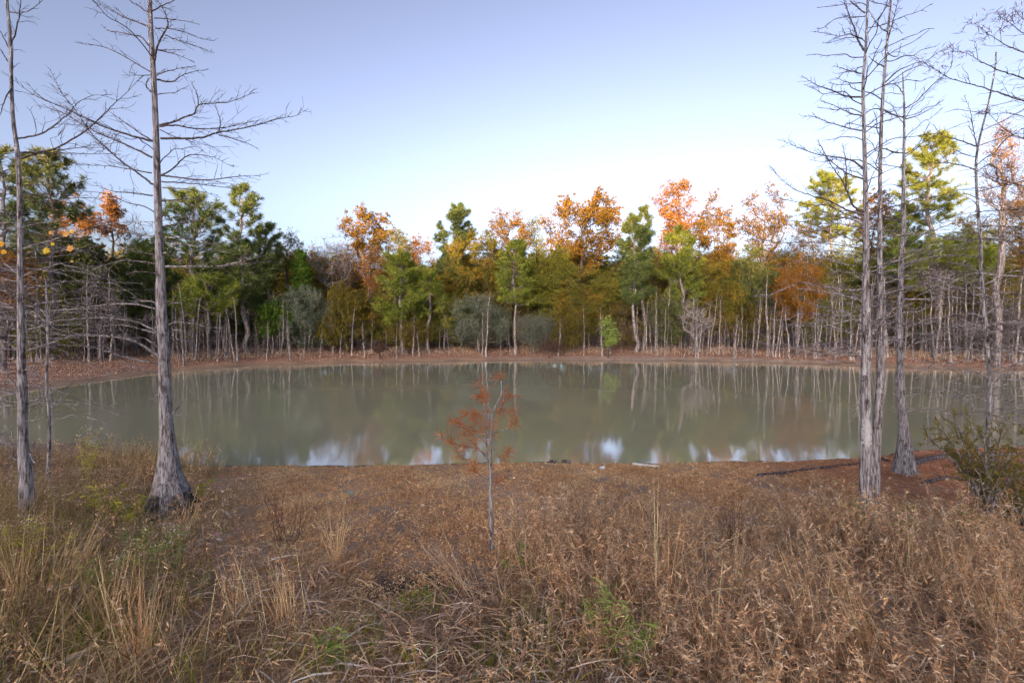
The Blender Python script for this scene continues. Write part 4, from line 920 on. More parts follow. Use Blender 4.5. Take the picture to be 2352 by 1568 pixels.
auto_limbs(root, cc, rr, rs, 2.7, 4.6, 16, (0.3, 0.9), None, rise=0.2, tw=1.0)

# --- tree just outside the right edge whose limbs reach in
rs = np.random.RandomState(27); Df = 4.2
RF = [(2512, -560, 3), (2505, -300, 10), (2500, -60, 16), (2495, 100, 18), (2490, 400, 24), (2486, 700, 28), (2482, 1000, 34), (2478, 1150, 50), (2478, 1240, 64)]
b_ = P(2478, 1230, Df); root = thing('cypress_tree', (b_[0], b_[1], gz(b_[0], b_[1])), 'cypress outside the right edge whose tasselled branches hang in at top right', 'tree')
mb, cc, rr = trunk_mesh(RF, Df, rs, 0.2, k=24); part('trunk', mb, M['bark'], root)
TAS = []
for pts, w0 in [([(2494, 170), (2420, 140), (2352, 121), (2309, 103), (2269, 77), (2237, 52)], 6), ([(2492, 240), (2420, 205), (2352, 181), (2293, 161), (2249, 139), (2217, 121), (2184, 117)], 6.5),
    ([(2490, 290), (2420, 250), (2352, 232), (2309, 218), (2245, 197), (2189, 183), (2148, 161), (2120, 141)], 7.5), ([(2496, 120), (2400, 95), (2352, 77), (2317, 52), (2293, 38)], 5), ([(2496, 60), (2400, 50), (2352, 45), (2330, 25)], 4),
    ([(2490, 390), (2420, 345), (2352, 318), (2309, 298), (2269, 258)], 6), ([(2490, 500), (2420, 450), (2352, 427), (2293, 411), (2229, 387)], 6), ([(2490, 330), (2400, 290), (2330, 262), (2240, 262)], 5), ([(2488, 600), (2400, 560), (2330, 540), (2260, 540)], 5)]:
    limb(root, pts, Df, w0, rs, tw=1.0, slope=rs.uniform(-0.15, 0.2)); TAS.append(pts[-1]); TAS.append(pts[-2])
for (u, v) in TAS[:12]:
    c = P(u, v, Df+0.1); n = 30; mb = MB()
    blades(mb, c+rs.normal(size=(n, 3))*[0.05, 0.04, 0.03], rs.normal(size=(n, 3))*0.6+[-0.2, 0, 0.3], rs.uniform(0.04, 0.10, n), 0.005, 0.3, rs)
    part('catkin', mb, M['dstem'], root, False)
auto_limbs(root, cc, rr, rs, 1.2, 3.4, 24, (0.6, 1.5), [PIL, PIL-0.4, PIL+0.4], rise=0.05, tw=1.0)
# --- tree just outside the left edge
rs = np.random.RandomState(28); Dg = 5.6
RG = [(-196, -420, 3), (-192, -200, 9), (-190, -60, 14), (-180, 300, 18), (-175, 700, 24), (-172, 1000, 32), (-170, 1100, 50), (-170, 1140, 60)]
b_ = P(-170, 1130, Dg); root = thing('cypress_tree', (b_[0], b_[1], gz(b_[0], b_[1])), 'cypress outside the left edge whose pale low branches reach in', 'tree')
mb, cc, rr = trunk_mesh(RG, Dg, rs, 0.2, k=20); part('trunk', mb, M['bark'], root)
auto_limbs(root, cc, rr, rs, 1.2, 4.0, 40, (1.0, 2.3), [0.0, 0.3, -0.3], rise=0.03, tw=0.9, droop=0.1)

# --- autumn twig with orange leaves at upper left
rs = np.random.RandomState(31)
b_ = P(30, 1230, 3.4); root = thing('maple_sapling', (b_[0]-0.35, b_[1], gz(b_[0]-0.35, b_[1])), 'twig of orange and yellow leaves hanging by the leftmost trunk', 'sapling')
mb = MB(); org = np.array(root.location); q = cat([org, org+[-0.05, 0, 0.8], org+[-0.02, 0, 1.6], P(-12, 560, 3.4), P(60, 520, 3.4), P(150, 505, 3.4)], 8)
mb.line(q, np.linspace(0.010, 0.0025, len(q)), 6); part('stem', mb, M['twig'], root)
lf = MB(); sp_ = [(105, 575, 15), (150, 537, 15), (160, 570, 16), (2, 560, 14), (8, 578, 12), (116, 534, 9), (164, 532, 10), (165, 600, 6), (120, 560, 8)]
for (u, v, s) in sp_:
    c = P(u, v, 3.4); z = s/F*3.4
    a = rs.uniform(-0.6, 0.6); ex = np.array([math.cos(a), 0.3, math.sin(a)]); ey = np.array([-math.sin(a), 0.2, math.cos(a)])
    out = [(0, -1), (0.45, -0.5), (0.9, -0.1), (0.5, 0.15), (0.55, 0.7), (0.15, 0.5), (0, 1), (-0.2, 0.5), (-0.6, 0.65), (-0.5, 0.1), (-0.85, -0.1), (-0.4, -0.5)]
    V = [c]+[c+(ex*x+ey*y)*z*0.6+np.array([0, 0.12*z*abs(x), 0]) for x, y in out]
    lf.add(V, None, [(0, k+1, (k+1) % 12+1) for k in range(12)])
    mb2 = MB()
part('leaves', lf, M['orleaf'], root, False)

# --- little orange cypress in the middle
rs = np.random.RandomState(33); Ds = 3.75
b_ = P(1128, 1232, Ds); zb = gz(b_[0], b_[1]); root = thing('cypress_sapling', (b_[0], b_[1], zb), 'young cypress with feathery orange needles in the middle of the bank', 'sapling')
S = [(1151, 874, 1.2), (1153, 899, 1.8), (1142, 925, 2.4), (1131, 950, 3.2), (1128, 968, 3.8), (1127, 1034, 4.5), (1126, 1100, 6), (1127, 1150, 8), (1128, 1190, 10.5), (1129, 1230, 12), (1129, 1260, 14)]
mb, cc, rr = trunk_mesh(S, Ds, rs, 0.1, k=14, rough=0.8); part('trunk', mb, M['bark'], root)
def zz(x, y): return (803.6+x*0.3295, 803.6+y*0.3295)
fl = MB(); allp = []
for pts, w0 in [([(970, 905), (900, 865), (870, 830), (860, 800)], 2.6), ([(975, 850), (955, 700), (960, 560), (950, 420), (955, 300)], 2.4), ([(965, 790), (920, 710), (870, 650), (820, 610), (790, 590)], 2.8),
    ([(985, 590), (900, 580), (850, 550), (790, 530), (740, 520)], 2.8), ([(985, 590), (1060, 560), (1110, 535), (1150, 510), (1160, 480), (1130, 440)], 2.6), ([(985, 480), (1020, 460), (1070, 420), (1160, 415)], 2.4),
    ([(1000, 460), (1060, 400), (1080, 300), (1120, 310)], 2.4), ([(975, 490), (930, 420), (945, 320), (910, 260), (905, 200)], 2.4), ([(980, 620), (900, 620), (820, 560), (760, 500), (690, 490)], 2.2),
    ([(970, 750), (880, 690), (800, 670), (720, 650), (640, 600)], 2.6), ([(990, 740), (1020, 640), (1010, 560), (1040, 480)], 2.2), ([(960, 780), (880, 790), (800, 760), (750, 700), (700, 640)], 2.0),
    ([(1050, 250), (1020, 200), (1070, 180)], 1.6), ([(1060, 290), (1110, 330), (1150, 320)], 1.8), ([(985, 760), (1050, 745), (1110, 740)], 1.6), ([(1040, 770), (1085, 720), (1110, 690)], 1.6),
    ([(975, 540), (900, 500), (860, 470), (800, 450)], 2.0), ([(985, 520), (940, 470), (880, 440), (800, 440)], 1.8), ([(985, 420), (960, 360), (930, 330), (880, 320)], 1.6), ([(980, 950), (1030, 920), (1070, 890)], 2.2), ([(970, 620), (930, 560), (920, 500)], 1.8)]:
    px = [zz(*p) for p in pts]; sl = rs.uniform(-0.6, 0.6); acc = 0; prev = np.array(px[0]); W = []
    for p in px:
        acc += np.linalg.norm(np.array(p)-prev)*Ds/F; prev = np.array(p); W.append(P(*p, Ds+sl*acc))
    p = cat(W, 5); mb = MB(); mb.line(p, np.linspace(w0*0.8, 0.7, len(p))/2*Ds/F, 5)
    part('branch', mb, M['twig'], root)
    allp.append(p[len(p)//3:])
A = np.vstack(allp); dens = 1050
idx = rs.randint(0, len(A)-1, dens); dz = unit(A[np.minimum(idx+1, len(A)-1)]-A[idx]+1e-4)
keep = np.abs(A[idx, 0]-b_[0]) > -1
tp_ = A[idx]+rs.normal(size=(dens, 3))*0.008
dr = unit(dz*0.55+rs.normal(size=(dens, 3))*0.75+np.array([-0.15, 0, 0.22]))
blades(fl, tp_, dr, rs.uniform(0.04, 0.12, dens), rs.uniform(0.0025, 0.0055, dens), rs.uniform(-0.1, 0.4, dens), rs, (0.5, 1.0, 1.0, 0.7, 0.1))
part('needles', fl, M['sapling'], root, False)

# --- junipers at right
def juniper(name, label, u, vbase, Dp, pts, rs, n=60, leafm='shrubg', spread=0.10):
    b_ = P(u, vbase, Dp); zb = gz(b_[0], b_[1]); root = thing(name, (b_[0], b_[1], zb), label, 'shrub')
    st = MB(); lf = MB(); o = np.array([b_[0], b_[1], zb])
    C = []
    for (pu, pv) in pts:
        e = P(pu, pv, Dp+rs.uniform(-0.35, 0.35)); p = cat([o, o*0.55+e*0.45+np.array([0, 0, 0.12]), e], 8)
        st.line(p, np.linspace(0.016, 0.003, len(p)), 5)
        for k in range(5, len(p)):
            for _ in range(2):
                d = unit(unit(e-o)*0.8+rs.normal(size=3)*0.6+[0, 0, 0.25]); l = rs.uniform(0.06, 0.22)
                q = wander(p[k], p[k]+d*l, 4, 0.2, rs); st.line(q, [0.003, 0.0025, 0.002, 0.0015], 3)
                m = 20; tt = rs.uniform(0.15, 1, m)[:, None]; c = q[0]+(q[-1]-q[0])*tt
                C.append((c, np.repeat(d[None], m, 0)))
    c = np.vstack([a for a, _ in C]); d = np.vstack([b for _, b in C])
    blades(lf, c, unit(d*0.7+rs.normal(size=c.shape)*0.5), rs.uniform(0.015, 0.045, len(c)), 0.006, 0.0, rs, (0.8, 1.0, 0.3))
    part('stem', st, M['twig'], root); part('foliage', lf, M[leafm], root, False)
rs = np.random.RandomState(41)
juniper('juniper_shrub', 'sprawling olive green juniper in front of the slender cypress at right', 2272, 1130, 4.3, [(2130, 1000), (2160, 980), (2185, 950), (2200, 1000), (2230, 965), (2260, 1000), (2300, 985), (2340, 1000), (2370, 1040), (2180, 1040), (2230, 1060), (2320, 1060)], rs, n=30)
juniper('juniper_shrub', 'dark olive juniper clump low at the right edge', 2370, 1260, 3.6, [(2290, 1120), (2320, 1100), (2350, 1085), (2380, 1080), (2330, 1160), (2300, 1180), (2400, 1130)], rs, n=30)

# --- logs, pipe and litter
def log(name, label, px, Dl_, r, cat_='log', mat='log', zoff=0.0, twigs=0):
    W = []
    for (u, v) in px:
        d = ray(u, v); t = 3.0
        for _ in range(30):                      # walk down to the ground
            x, y = d[0]*t, d[1]*t; h = CZ+d[2]*t-gz(x, y); t += h/(-d[2]+0.02)*0.8
        W.append(np.array([d[0]*t, d[1]*t, gz(d[0]*t, d[1]*t)+r*0.6+zoff]))
    p = cat(W, 8); rs_ = np.random.RandomState(len(label)); p += rs_.normal(size=p.shape)*r*0.05
    mb = MB(); mb.line(p, np.linspace(r, r*0.55, len(p))*rs_.uniform(0.96, 1.04, len(p)), 9)
    for k_ in (0, -1): mb.line([p[k_], p[k_]+(p[k_]-p[1 if k_ == 0 else -2])*0.02], [r*0.9, 0.001], 9)
    for _ in range(twigs):
        k = rs_.randint(2, len(p)-1); mb.line(wander(p[k], p[k]+unit(rs_.normal(size=3)+[0, 0, 0.8])*rs_.uniform(0.1, 0.3), 5, 0.3, rs_), np.linspace(r*0.3, 0.002, 5), 4)
    loc = tuple(W[0]); o = solo(name, mb, M[mat], loc); tag(o, label, cat_)
    return o
log('fallen_branch', 'long dark fallen branch on the bank left of the twin trunks', [(1742, 1094), (1800, 1088), (1860, 1080), (1920, 1072), (1975, 1066)], 6, 0.026, 'branch', twigs=3)
log('driftwood', 'thick grey driftwood log right of the flared cypress foot', [(2086, 1072), (2130, 1060), (2180, 1052), (2240, 1050), (2330, 1046)], 6, 0.055, 'log', twigs=5)
log('driftwood', 'small broken driftwood sticking out by the water left of the flared foot', [(1930, 1030), (1960, 1044), (2010, 1052), (2040, 1060)], 6.5, 0.03, 'log', twigs=3)
log('driftwood', 'crooked grey limb lying across the needles at right', [(2120, 1112), (2170, 1100), (2230, 1104), (2260, 1098)], 6, 0.022, 'log', twigs=4)
o = log('plastic_pipe', 'short white plastic pipe lying on the near shore', [(1454, 1067), (1513, 1073)], 6, 0.024, 'pipe', 'pipe')
def blob(name, label, cat_, u, v, size, mat, squash=0.5, seed=1):
    rs_ = np.random.RandomState(seed); d = ray(u, v); t = 3.0
    for _ in range(40):
        x, y = d[0]*t, d[1]*t; h = CZ+d[2]*t-gz(x, y); t += h/(-d[2]+0.02)*0.8
    c = np.array([d[0]*t, d[1]*t, gz(d[0]*t, d[1]*t)]); V = []; n, k = 7, 9
    for a in range(n):
        f = math.pi*a/(n-1)
        for b in range(k):
            g = 2*math.pi*b/k; rr_ = size*(1+0.35*mnoise.noise(Vector((math.cos(g)*math.sin(f)*2+seed, math.sin(g)*math.sin(f)*2, math.cos(f)*2))))
            V.append(c+np.array([rr_*math.sin(f)*math.cos(g)*1.3, rr_*math.sin(f)*math.sin(g), size*squash*0.7+rr_*squash*math.cos(f)]))
    i = np.arange(n-1)[:, None]*k; j = np.arange(k)[None, :]; j2 = (j+1) % k
    mb = MB(); mb.add(V, np.stack([i+j, i+j2, i+k+j2, i+k+j], -1).reshape(-1, 4))
    o = solo(name, mb, M[mat], tuple(c), False); tag(o, label, cat_)
blob('foam_chunk', 'crumpled white foam lump on the shore left of the pipe', 'litter', 1384, 1077, 0.045, 'foam', 0.6, 3)
blob('bottle_scrap', 'blue green scrap of litter on the open bank', 'litter', 807, 1133, 0.03, 'blue', 0.4, 5)
blob('paper_scrap', 'pink scrap of paper among the straw at left', 'litter', 495, 1228, 0.028, 'pink', 0.4, 7)
rs = np.random.RandomState(8)
for k, (u, v, s) in enumerate([(930, 1066, 0.06), (950, 1064, 0.05), (975, 1062, 0.06), (1005, 1062, 0.04), (1270, 1061, 0.05), (1300, 1063, 0.06), (1330, 1060, 0.05), (860, 1068, 0.05)]):
    where = ['left end of the clods before the sapling', 'second of the clods left of the sapling', 'third of the clods left of the sapling', 'clod nearest the sapling on its left', 'clod right of the sapling at the water', 'middle clod of the three right of the sapling', 'clod farthest right of the sapling', 'clod far left near the sky reflection'][k]
    blob('mud_clod', 'dark mud lump, '+where, 'mud', u, v, s, 'log', 0.55, 20+k)

# ------------------------------------------------------------------ ground cover
def in_view(x, y, m=2.0): return np.abs(x) < y*1.16+m
def scatter(rs, n, x0, x1, y0, y1, mask=None):
    x = rs.uniform(x0, x1, n); y = rs.uniform(y0, y1, n)
    k = in_view(x, y) & (pond_dist(x, y) > 0.12)
    x, y = x[k], y[k]
    if mask is not None:
        k = rs.rand(len(x)) < mask(x, y); x, y = x[k], y[k]
    return x, y, ground_z(x, y)
# density of tall weeds as a function of where the foot of the plant is
def weed_mask(x, y):
    # right hand mass: from just right of the sapling towards the right; its back edge runs at y ~4.3
    right = np.clip((x-(-0.15-0.25*(3.6-y)))/0.35, 0, 1)*np.clip(((4.55+0.25*np.sin(x*2.3)-0.06*x)-y)/0.35, 0, 1)
    return np.clip(0.5+0.75*wob(x*1.3+1, y*1.7), 0.22, 1)*np.clip(right*np.clip(1.25-0.13*np.clip(x-2.2, 0, 9), 0.5, 1), 0, 1)
def left_mask(x, y):
    left = np.clip((-2.1-0.72*(y-3.5)*np.where(y > 3.5, 1, 0.9)-x+0.25*np.sin(y*3))/0.5, 0, 1)*np.clip((6.3+1.6*np.clip(-2.6-x, 0, 1)-y)/0.8, 0, 1)
    return left
def mid_mask(x, y):
    return np.clip((3.15+0.12*np.sin(x*4)+0.5*np.clip(-x-0.9, 0, 2.4)-y)/0.35, 0, 1)*np.clip(np.hypot((x+0.75)/0.5, (y-3.1)/0.25)-0.5, 0.1, 1)

# short grass of the open bank
rs = np.random.RandomState(50)
x, y, z = scatter(rs, 560000, -6, 6.5, 2.2, 8.0, lambda x, y: np.clip(0.35+0.65*np.clip((wob(x*0.9, y*0.9)+0.6), 0, 1), 0, 1)*np.where(x > 4.6, 0.25, 1.0))
n = len(x); mb = MB()
blades(mb, np.stack([x, y, z-0.004], -1), rs.normal(size=(n, 3))*[0.9, 0.9, 0.3]+[0, 0, 0.75], rs.uniform(0.015, 0.06, n)*np.clip(1.0+0.9*wob(x*2.1, y*2.3), 0.35, 2.0)+0.012, rs.uniform(0.004, 0.012, n), 0.4, rs, (1.0, 0.7, 0.05))
tag(solo('short_grass', mb, M['lawn'], (0, 4, 0), False), 'short brown grass on the open bank', 'grass', kind='stuff')
x, y, z = scatter(rs, 90000, -9, 10, 5.6, 9.5, lambda x, y: np.clip(1-np.abs(pond_dist(x, y)-0.55)/0.55, 0, 1)*np.clip(0.3+wob(x*1.5, y), 0.05, 1))
n = len(x); mb = MB()
blades(mb, np.stack([x, y, z-0.004], -1), rs.normal(size=(n, 3))*[0.8, 0.8, 0.2]+[0, 0, 0.9], rs.uniform(0.02, 0.06, n), 0.005, 0.4, rs, (1.0, 0.7, 0.05))
tag(solo('shore_grass', mb, M['moss'], (0, 7, 0), False), 'olive short grass along the near waterline', 'grass', kind='stuff')

# matted straw
rs = np.random.RandomState(51)
x, y, z = scatter(rs, 150000, -7, 8, 1.0, 6.4, lambda x, y: np.maximum(mid_mask(x, y), left_mask(x, y)*0.7)*np.clip(0.55+0.5*wob(x*1.2+3, y*1.5), 0.12, 1))
n = len(x); mb = MB(); el = rs.uniform(-0.05, 0.75, n)**1.0; az = rs.uniform(0, 6.283, n)+0.8*np.sin(x*2)
Lh = rs.uniform(0.06, 0.30, n)
blades(mb, np.stack([x, y, z+rs.uniform(0, 0.13, n)*(1.2-el)], -1), np.stack([np.cos(az), np.sin(az), el], -1), Lh, rs.uniform(0.003, 0.009, n), rs.uniform(0.1, 0.7, n), rs, (0.8, 1.0, 0.8, 0.05))
tag(solo('matted_straw', mb, M['straw'], (0, 3, 0), False), 'matted fallen straw across the near ground', 'straw', kind='stuff')

# left hand tangle: thin upright grass, olive and brown
rs = np.random.RandomState(52)
x, y, z = scatter(rs, 95000, -9, -0.6, 1.1, 8.4, lambda x, y: np.maximum(left_mask(x, y), 0.45*np.clip((2.6-y)/0.5, 0, 1)*np.clip((-0.4-x)/0.8, 0, 1))*np.clip(0.6+0.5*wob(x*1.1, y), 0.2, 1))
n = len(x); mb = MB()
hh = rs.uniform(0.12, 0.70, n)*np.clip(0.75+0.35*np.sin(x*1.3+y*2.1), 0.5, 1.1)
blades(mb, np.stack([x, y, z-0.01], -1), rs.normal(size=(n, 3))*[0.38, 0.38, 0.1]+[0.05, 0, 1], hh, rs.uniform(0.002, 0.005, n), rs.uniform(0, 0.6, n), rs, (0.8, 1.0, 0.8, 0.05))
tag(solo('tangled_grass', mb, M['lstraw'], (-3, 3, 0), False), 'tangled olive brown grass at the left', 'grass', kind='stuff')

rs = np.random.RandomState(57)
x, y, z = scatter(rs, 44000, -7, 2.5, 1.1, 5.2, lambda x, y: np.maximum(left_mask(x, y), mid_mask(x, y)*np.clip((0.6-x)/0.6, 0.15, 1))*np.clip(1.5*wob(x*1.1+5, y*1.3+2)+0.1, 0, 1))
n = len(x); mb = MB()
blades(mb, np.stack([x, y, z-0.01], -1), rs.normal(size=(n, 3))*[0.4, 0.4, 0.1]+[0, 0, 1], rs.uniform(0.08, 0.3, n), rs.uniform(0.003, 0.007, n), rs.uniform(0, 0.7, n), rs, (0.8, 1.0, 0.8, 0.05))
tag(solo('green_grass', mb, M['ggrass'], (-2, 3, 0), False), 'yellow green grass blades growing through the straw', 'grass', kind='stuff')
# leafy dry weeds
def weeds(name, label, mat, stemmat, rs, x, y, z, hlo, hhi, per, lo=(0.022, 0.06), hfun=None, wd_=(0.004, 0.0095), lean_=0.26):
    st = MB(); lf = MB(); n = len(x)
    h = rs.uniform(hlo, hhi, n)*(hfun(x, y) if hfun else 1)
    b = np.stack([x, y, z-0.01], -1)
    lean = rs.normal(size=(n, 3))*[lean_, lean_, 0]+[0, 0, 1]
    d = unit(lean)*h[:, None]; bow = rs.normal(size=(n, 3))*[0.06, 0.06, 0]*h[:, None]
    t = np.linspace(0, 1, 6)
    Pt = b[:, None]+d[:, None]*t[None, :, None]+bow[:, None]*(np.sin(t*np.pi))[None, :, None]
    st.tubes(Pt, np.repeat(np.linspace(0.0024, 0.0010, 6)[None], n, 0), 3)
    k = np.maximum(4, (per*h/hhi).astype(int)); idx = np.repeat(np.arange(n), k); m = len(idx)
    f = rs.uniform(0.12, 1.0, m)**0.75
    s_ = f*5; i0 = np.minimum(4, s_.astype(int)); c = Pt[idx, i0]+(Pt[idx, i0+1]-Pt[idx, i0])*(s_-i0)[:, None]
    a = rs.uniform(0, 6.283, m); dr = np.stack([np.cos(a), np.sin(a), rs.uniform(-0.25, 1.5, m)], -1)
    blades(lf, c, dr, rs.uniform(*lo, m)*(1.15-0.4*f), rs.uniform(*wd_, m), rs.uniform(-0.3, 0.9, m), rs, (0.25, 1.0, 0.75, 0.05))
    a_ = solo(name+'_stems', st, stemmat, (0, 3, 0)); tag(a_, label+', the stems', 'weeds', kind='stuff')
    b2 = solo(name, lf, mat, (0, 3, 0), False); tag(b2, label, 'weeds', kind='stuff')
    a_.parent = b2; a_.location = (0, 0, 0); a_.name = 'stems'
    for kk in ('category', 'kind', 'label'):
        if kk in a_: del a_[kk]
    a_['kind'] = 'stuff'
rs = np.random.RandomState(53)
hf = lambda x, y: np.clip(0.82+0.28*np.sin(x*1.9+1)*np.sin(y*2.3)+0.10*np.clip(x, 0, 2.4)-0.05*np.clip(y-3, 0, 2)-0.18*np.clip(x-2.6, 0, 1)*np.clip(y-2.6, 0, 1.3), 0.4, 1.2)
x, y, z = scatter(rs, 9500, -1.5, 7.5, 1.15, 5.2, weed_mask)
weeds('dry_weeds', 'knee high dry brown leafy weeds spread from the sapling to the twin trunks', M['weed'], M['stem'], rs, x, y, z, 0.2, 0.56, 44, lo=(0.015, 0.06), wd_=(0.003, 0.010), hfun=hf)
x, y, z = scatter(rs, 7000, -1.5, 8, 1.1, 5.0, weed_mask)
weeds('wiry_weeds', 'pale wiry stalks with narrow curled leaves among the leafy weeds', M['straw'], M['stem'], rs, x, y, z, 0.25, 0.62, 26, lo=(0.02, 0.09), wd_=(0.002, 0.005), hfun=hf, lean_=0.5)
x, y, z = scatter(rs, 30000, -1.5, 8, 1.1, 4.9, lambda x, y: weed_mask(x, y)*np.clip(0.5+0.8*wob(x*1.5, y*1.5), 0.05, 1)); n = len(x); mb = MB(); az = rs.uniform(0, 6.283, n)
blades(mb, np.stack([x, y, z+rs.uniform(0, 0.3, n)], -1), np.stack([np.cos(az), np.sin(az), rs.uniform(-0.1, 1.6, n)], -1), rs.uniform(0.06, 0.32, n), rs.uniform(0.002, 0.005, n), rs.uniform(0.1, 0.8, n), rs, (0.8, 1.0, 0.8, 0.05))
tag(solo('weed_straw', mb, M['sedge'], (2, 3, 0), False), 'loose tan straw tangled through the dry weeds', 'straw', kind='stuff')
x, y, z = scatter(rs, 2400, -8, -0.5, 1.3, 8.0, lambda x, y: 0.8*left_mask(x, y)+0.35*mid_mask(x, y))
weeds('brown_weeds', 'thin dry leafy weeds among the grass at left', M['weed'], M['dstem'], rs, x, y, z, 0.2, 0.55, 22, lo=(0.02, 0.06), wd_=(0.004, 0.009))
# fallen leaves
rs = np.random.RandomState(54)
x, y, z = scatter(rs, 900, -6, 8, 2.0, 7.6); n = len(x); mb = MB()
C = np.stack([x, y, z+0.03], -1); leafquads(mb, C, 0.048, rs, 0.6, 0.6)
tag(solo('fallen_leaves', mb, M['fallen'], (0, 4, 0), False), 'dry fallen leaves scattered over the near bank', 'fallen leaves', kind='stuff')
# fine needles and twigs under the right hand trees
x, y, z = scatter(rs, 60000, 3.0, 10, 3.2, 8.5, lambda x, y: np.clip((x-3.4)/1.5, 0, 1)); n = len(x); mb = MB()
az = rs.uniform(0, 6.283, n)
M['straw2'] = mat_leaf('cypress_litter', [(0.09, 0.038, 0.024), (0.19, 0.08, 0.045), (0.30, 0.15, 0.09), (0.36, 0.26, 0.2)], 0.1, 0.5, 1.5, gain=1.9)
blades(mb, np.stack([x, y, z+0.012], -1), np.stack([np.cos(az), np.sin(az), rs.uniform(-0.05, 0.35, n)], -1), rs.uniform(0.03, 0.11, n), 0.005, 0.2, rs, (0.8, 1.0, 0.1))
tag(solo('needle_litter', mb, M['straw2'], (5, 5, 0), False), 'red brown cypress needle litter under the right trees', 'leaf litter', kind='stuff')

# --- countable plants
def foot(u, v):
    d = ray(u, v); t = 2.0
    for _ in range(40):
        x, y = d[0]*t, d[1]*t; h = CZ+d[2]*t-gz(x, y); t += h/(-d[2]+0.02)*0.8
    return np.array([d[0]*t, d[1]*t, gz(d[0]*t, d[1]*t)])
def leafy_plant(name, label, cat_, base, h, nst, rs, mat, group=None, leaf=(0.05, 0.11), per=34, head=False, spread=0.35, lean=(0, 0)):
    root = thing(name, base, label, cat_, group); st = MB(); lf = MB(); hd = MB(); b = np.array(base)
    for s in range(nst):
        d = unit(np.array([rs.normal()*spread+lean[0], rs.normal()*spread+lean[1], 1.0])); hh = h*rs.uniform(0.65, 1.05)
        p = wander(b+np.append(rs.normal(size=2)*0.03, -0.01), b+d*hh, 8, 0.12, rs); st.line(p, np.linspace(0.0035, 0.0015, 8), 4)
        m = int(per*hh/h); f = rs.uniform(0.25, 1, m)*7; i0 = np.minimum(6, f.astype(int)); c = p[i0]+(p[i0+1]-p[i0])*(f-i0)[:, None]
        a = rs.uniform(0, 6.283, m); blades(lf, c, np.stack([np.cos(a), np.sin(a), rs.uniform(0.2, 1.0, m)], -1), rs.uniform(*leaf, m), rs.uniform(0.006, 0.011, m), rs.uniform(0.2, 0.8, m), rs, (0.3, 1.0, 0.7, 0.05))
        if head: leafquads(hd, p[-1]+rs.normal(size=(36, 3))*[0.035, 0.035, 0.022], 0.010, rs, 0.8)
    part('stem', st, M['stem'], root); part('leaves', lf, mat, root, False)
    if head: part('seed_head', hd, M['flower'], root, False)
rs = np.random.RandomState(61)
GP = 'yellow green goldenrods among the dry grass'
for u, v, h, nst, mt, hd, lab in [
    (205, 1120, 0.75, 6, 'yleaf', True, 'tall goldenrod with pale seed heads against the water at left'),
    (250, 1190, 0.42, 5, 'yleaf', False, 'bright yellow goldenrod left of the fluted cypress base'),
    (300, 1215, 0.32, 4, 'yleaf', False, 'yellow leaved plant drooping before the fluted cypress base'),
    (325, 1330, 0.45, 5, 'gleaf', True, 'goldenrod with cream heads below the fluted cypress base'),
    (395, 1335, 0.36, 5, 'gleaf', True, 'green feathery goldenrod in the straw left of centre'),
    (50, 1330, 0.50, 5, 'yleaf', True, 'blurred yellow goldenrod close to the left edge'),
    (240, 1370, 0.35, 4, 'gleaf', False, 'dull green plant in the tangle between the left trunks'),
    (455, 1150, 0.30, 3, 'yleaf', False, 'thin yellow shoots leaning right of the fluted base'),
    (1380, 1500, 0.42, 5, 'gleaf', False, 'fresh green plant among the dry weeds right of centre'),
    (1450, 1545, 0.34, 4, 'gleaf', False, 'pale green plant at the bottom edge right of centre'),
    (1985, 1250, 0.42, 5, 'gleaf', False, 'light green plant growing at the foot of the twin trunks'),
    (2060, 1260, 0.40, 6, 'gleaf', False, 'feathery green plant just right of the twin trunks'),
    (2180, 1260, 0.34, 5, 'gleaf', False, 'light green plant left of the slender right cypress'),
    (2230, 1230, 0.28, 4, 'yleaf', False, 'yellow green sprigs at the foot of the slender right cypress'),
    (770, 1530, 0.22, 4, 'gleaf', False, 'small green herb low in the bottom left straw'),
    (1180, 1320, 0.30, 3, 'gleaf', False, 'single green sprig in the weeds right of the orange sapling')]:
    leafy_plant('goldenrod', lab, 'plant', foot(u, v), h, nst, rs, M[mt], GP, head=hd)
for u, v, h, lab in [(452, 1135, 0.40, 'dry brown seed stalks rising right of the fluted cypress foot'), (300, 1090, 0.36, 'dark dry seed stalks at the waterline left of the fluted cypress'), (330, 1120, 0.34, 'pale curled dry weed left of the fluted cypress foot'), (1255, 1330, 0.52, 'tall pale dry weed right of the orange sapling'), (1680, 1230, 0.5, 'bleached silvery seed stalk above the dry weeds')]:
    leafy_plant('dry_weed', lab, 'dry plant', foot(u, v), h, 6, rs, M['weed'], 'single dry weeds', leaf=(0.02, 0.05), per=30, spread=0.3)
def tuft(name, label, cat_, base, n, L, W, rs, mat, group, spread=0.5, bend=(0.2, 0.9), r=0.05, az=None):
    o_ = MB(); b = np.array(base); a = rs.uniform(0, 6.283, n) if az is None else az+rs.normal(size=n)*0.5
    d = np.stack([np.cos(a)*spread*rs.uniform(0.2, 1.3, n), np.sin(a)*spread*rs.uniform(0.2, 1.3, n), np.ones(n)], -1)
    blades(o_, b+np.column_stack([rs.normal(size=(n, 2))*r, np.full(n, -0.01)]), d, rs.uniform(L*0.45, L, n), rs.uniform(W*0.6, W, n), rs.uniform(*bend, n), rs, (0.8, 1.0, 0.95, 0.8, 0.5, 0.05))
    o = solo(name, o_, M[mat], tuple(base), False); tag(o, label, cat_, group)
    return o
GG = 'green grass tufts on the near ground'
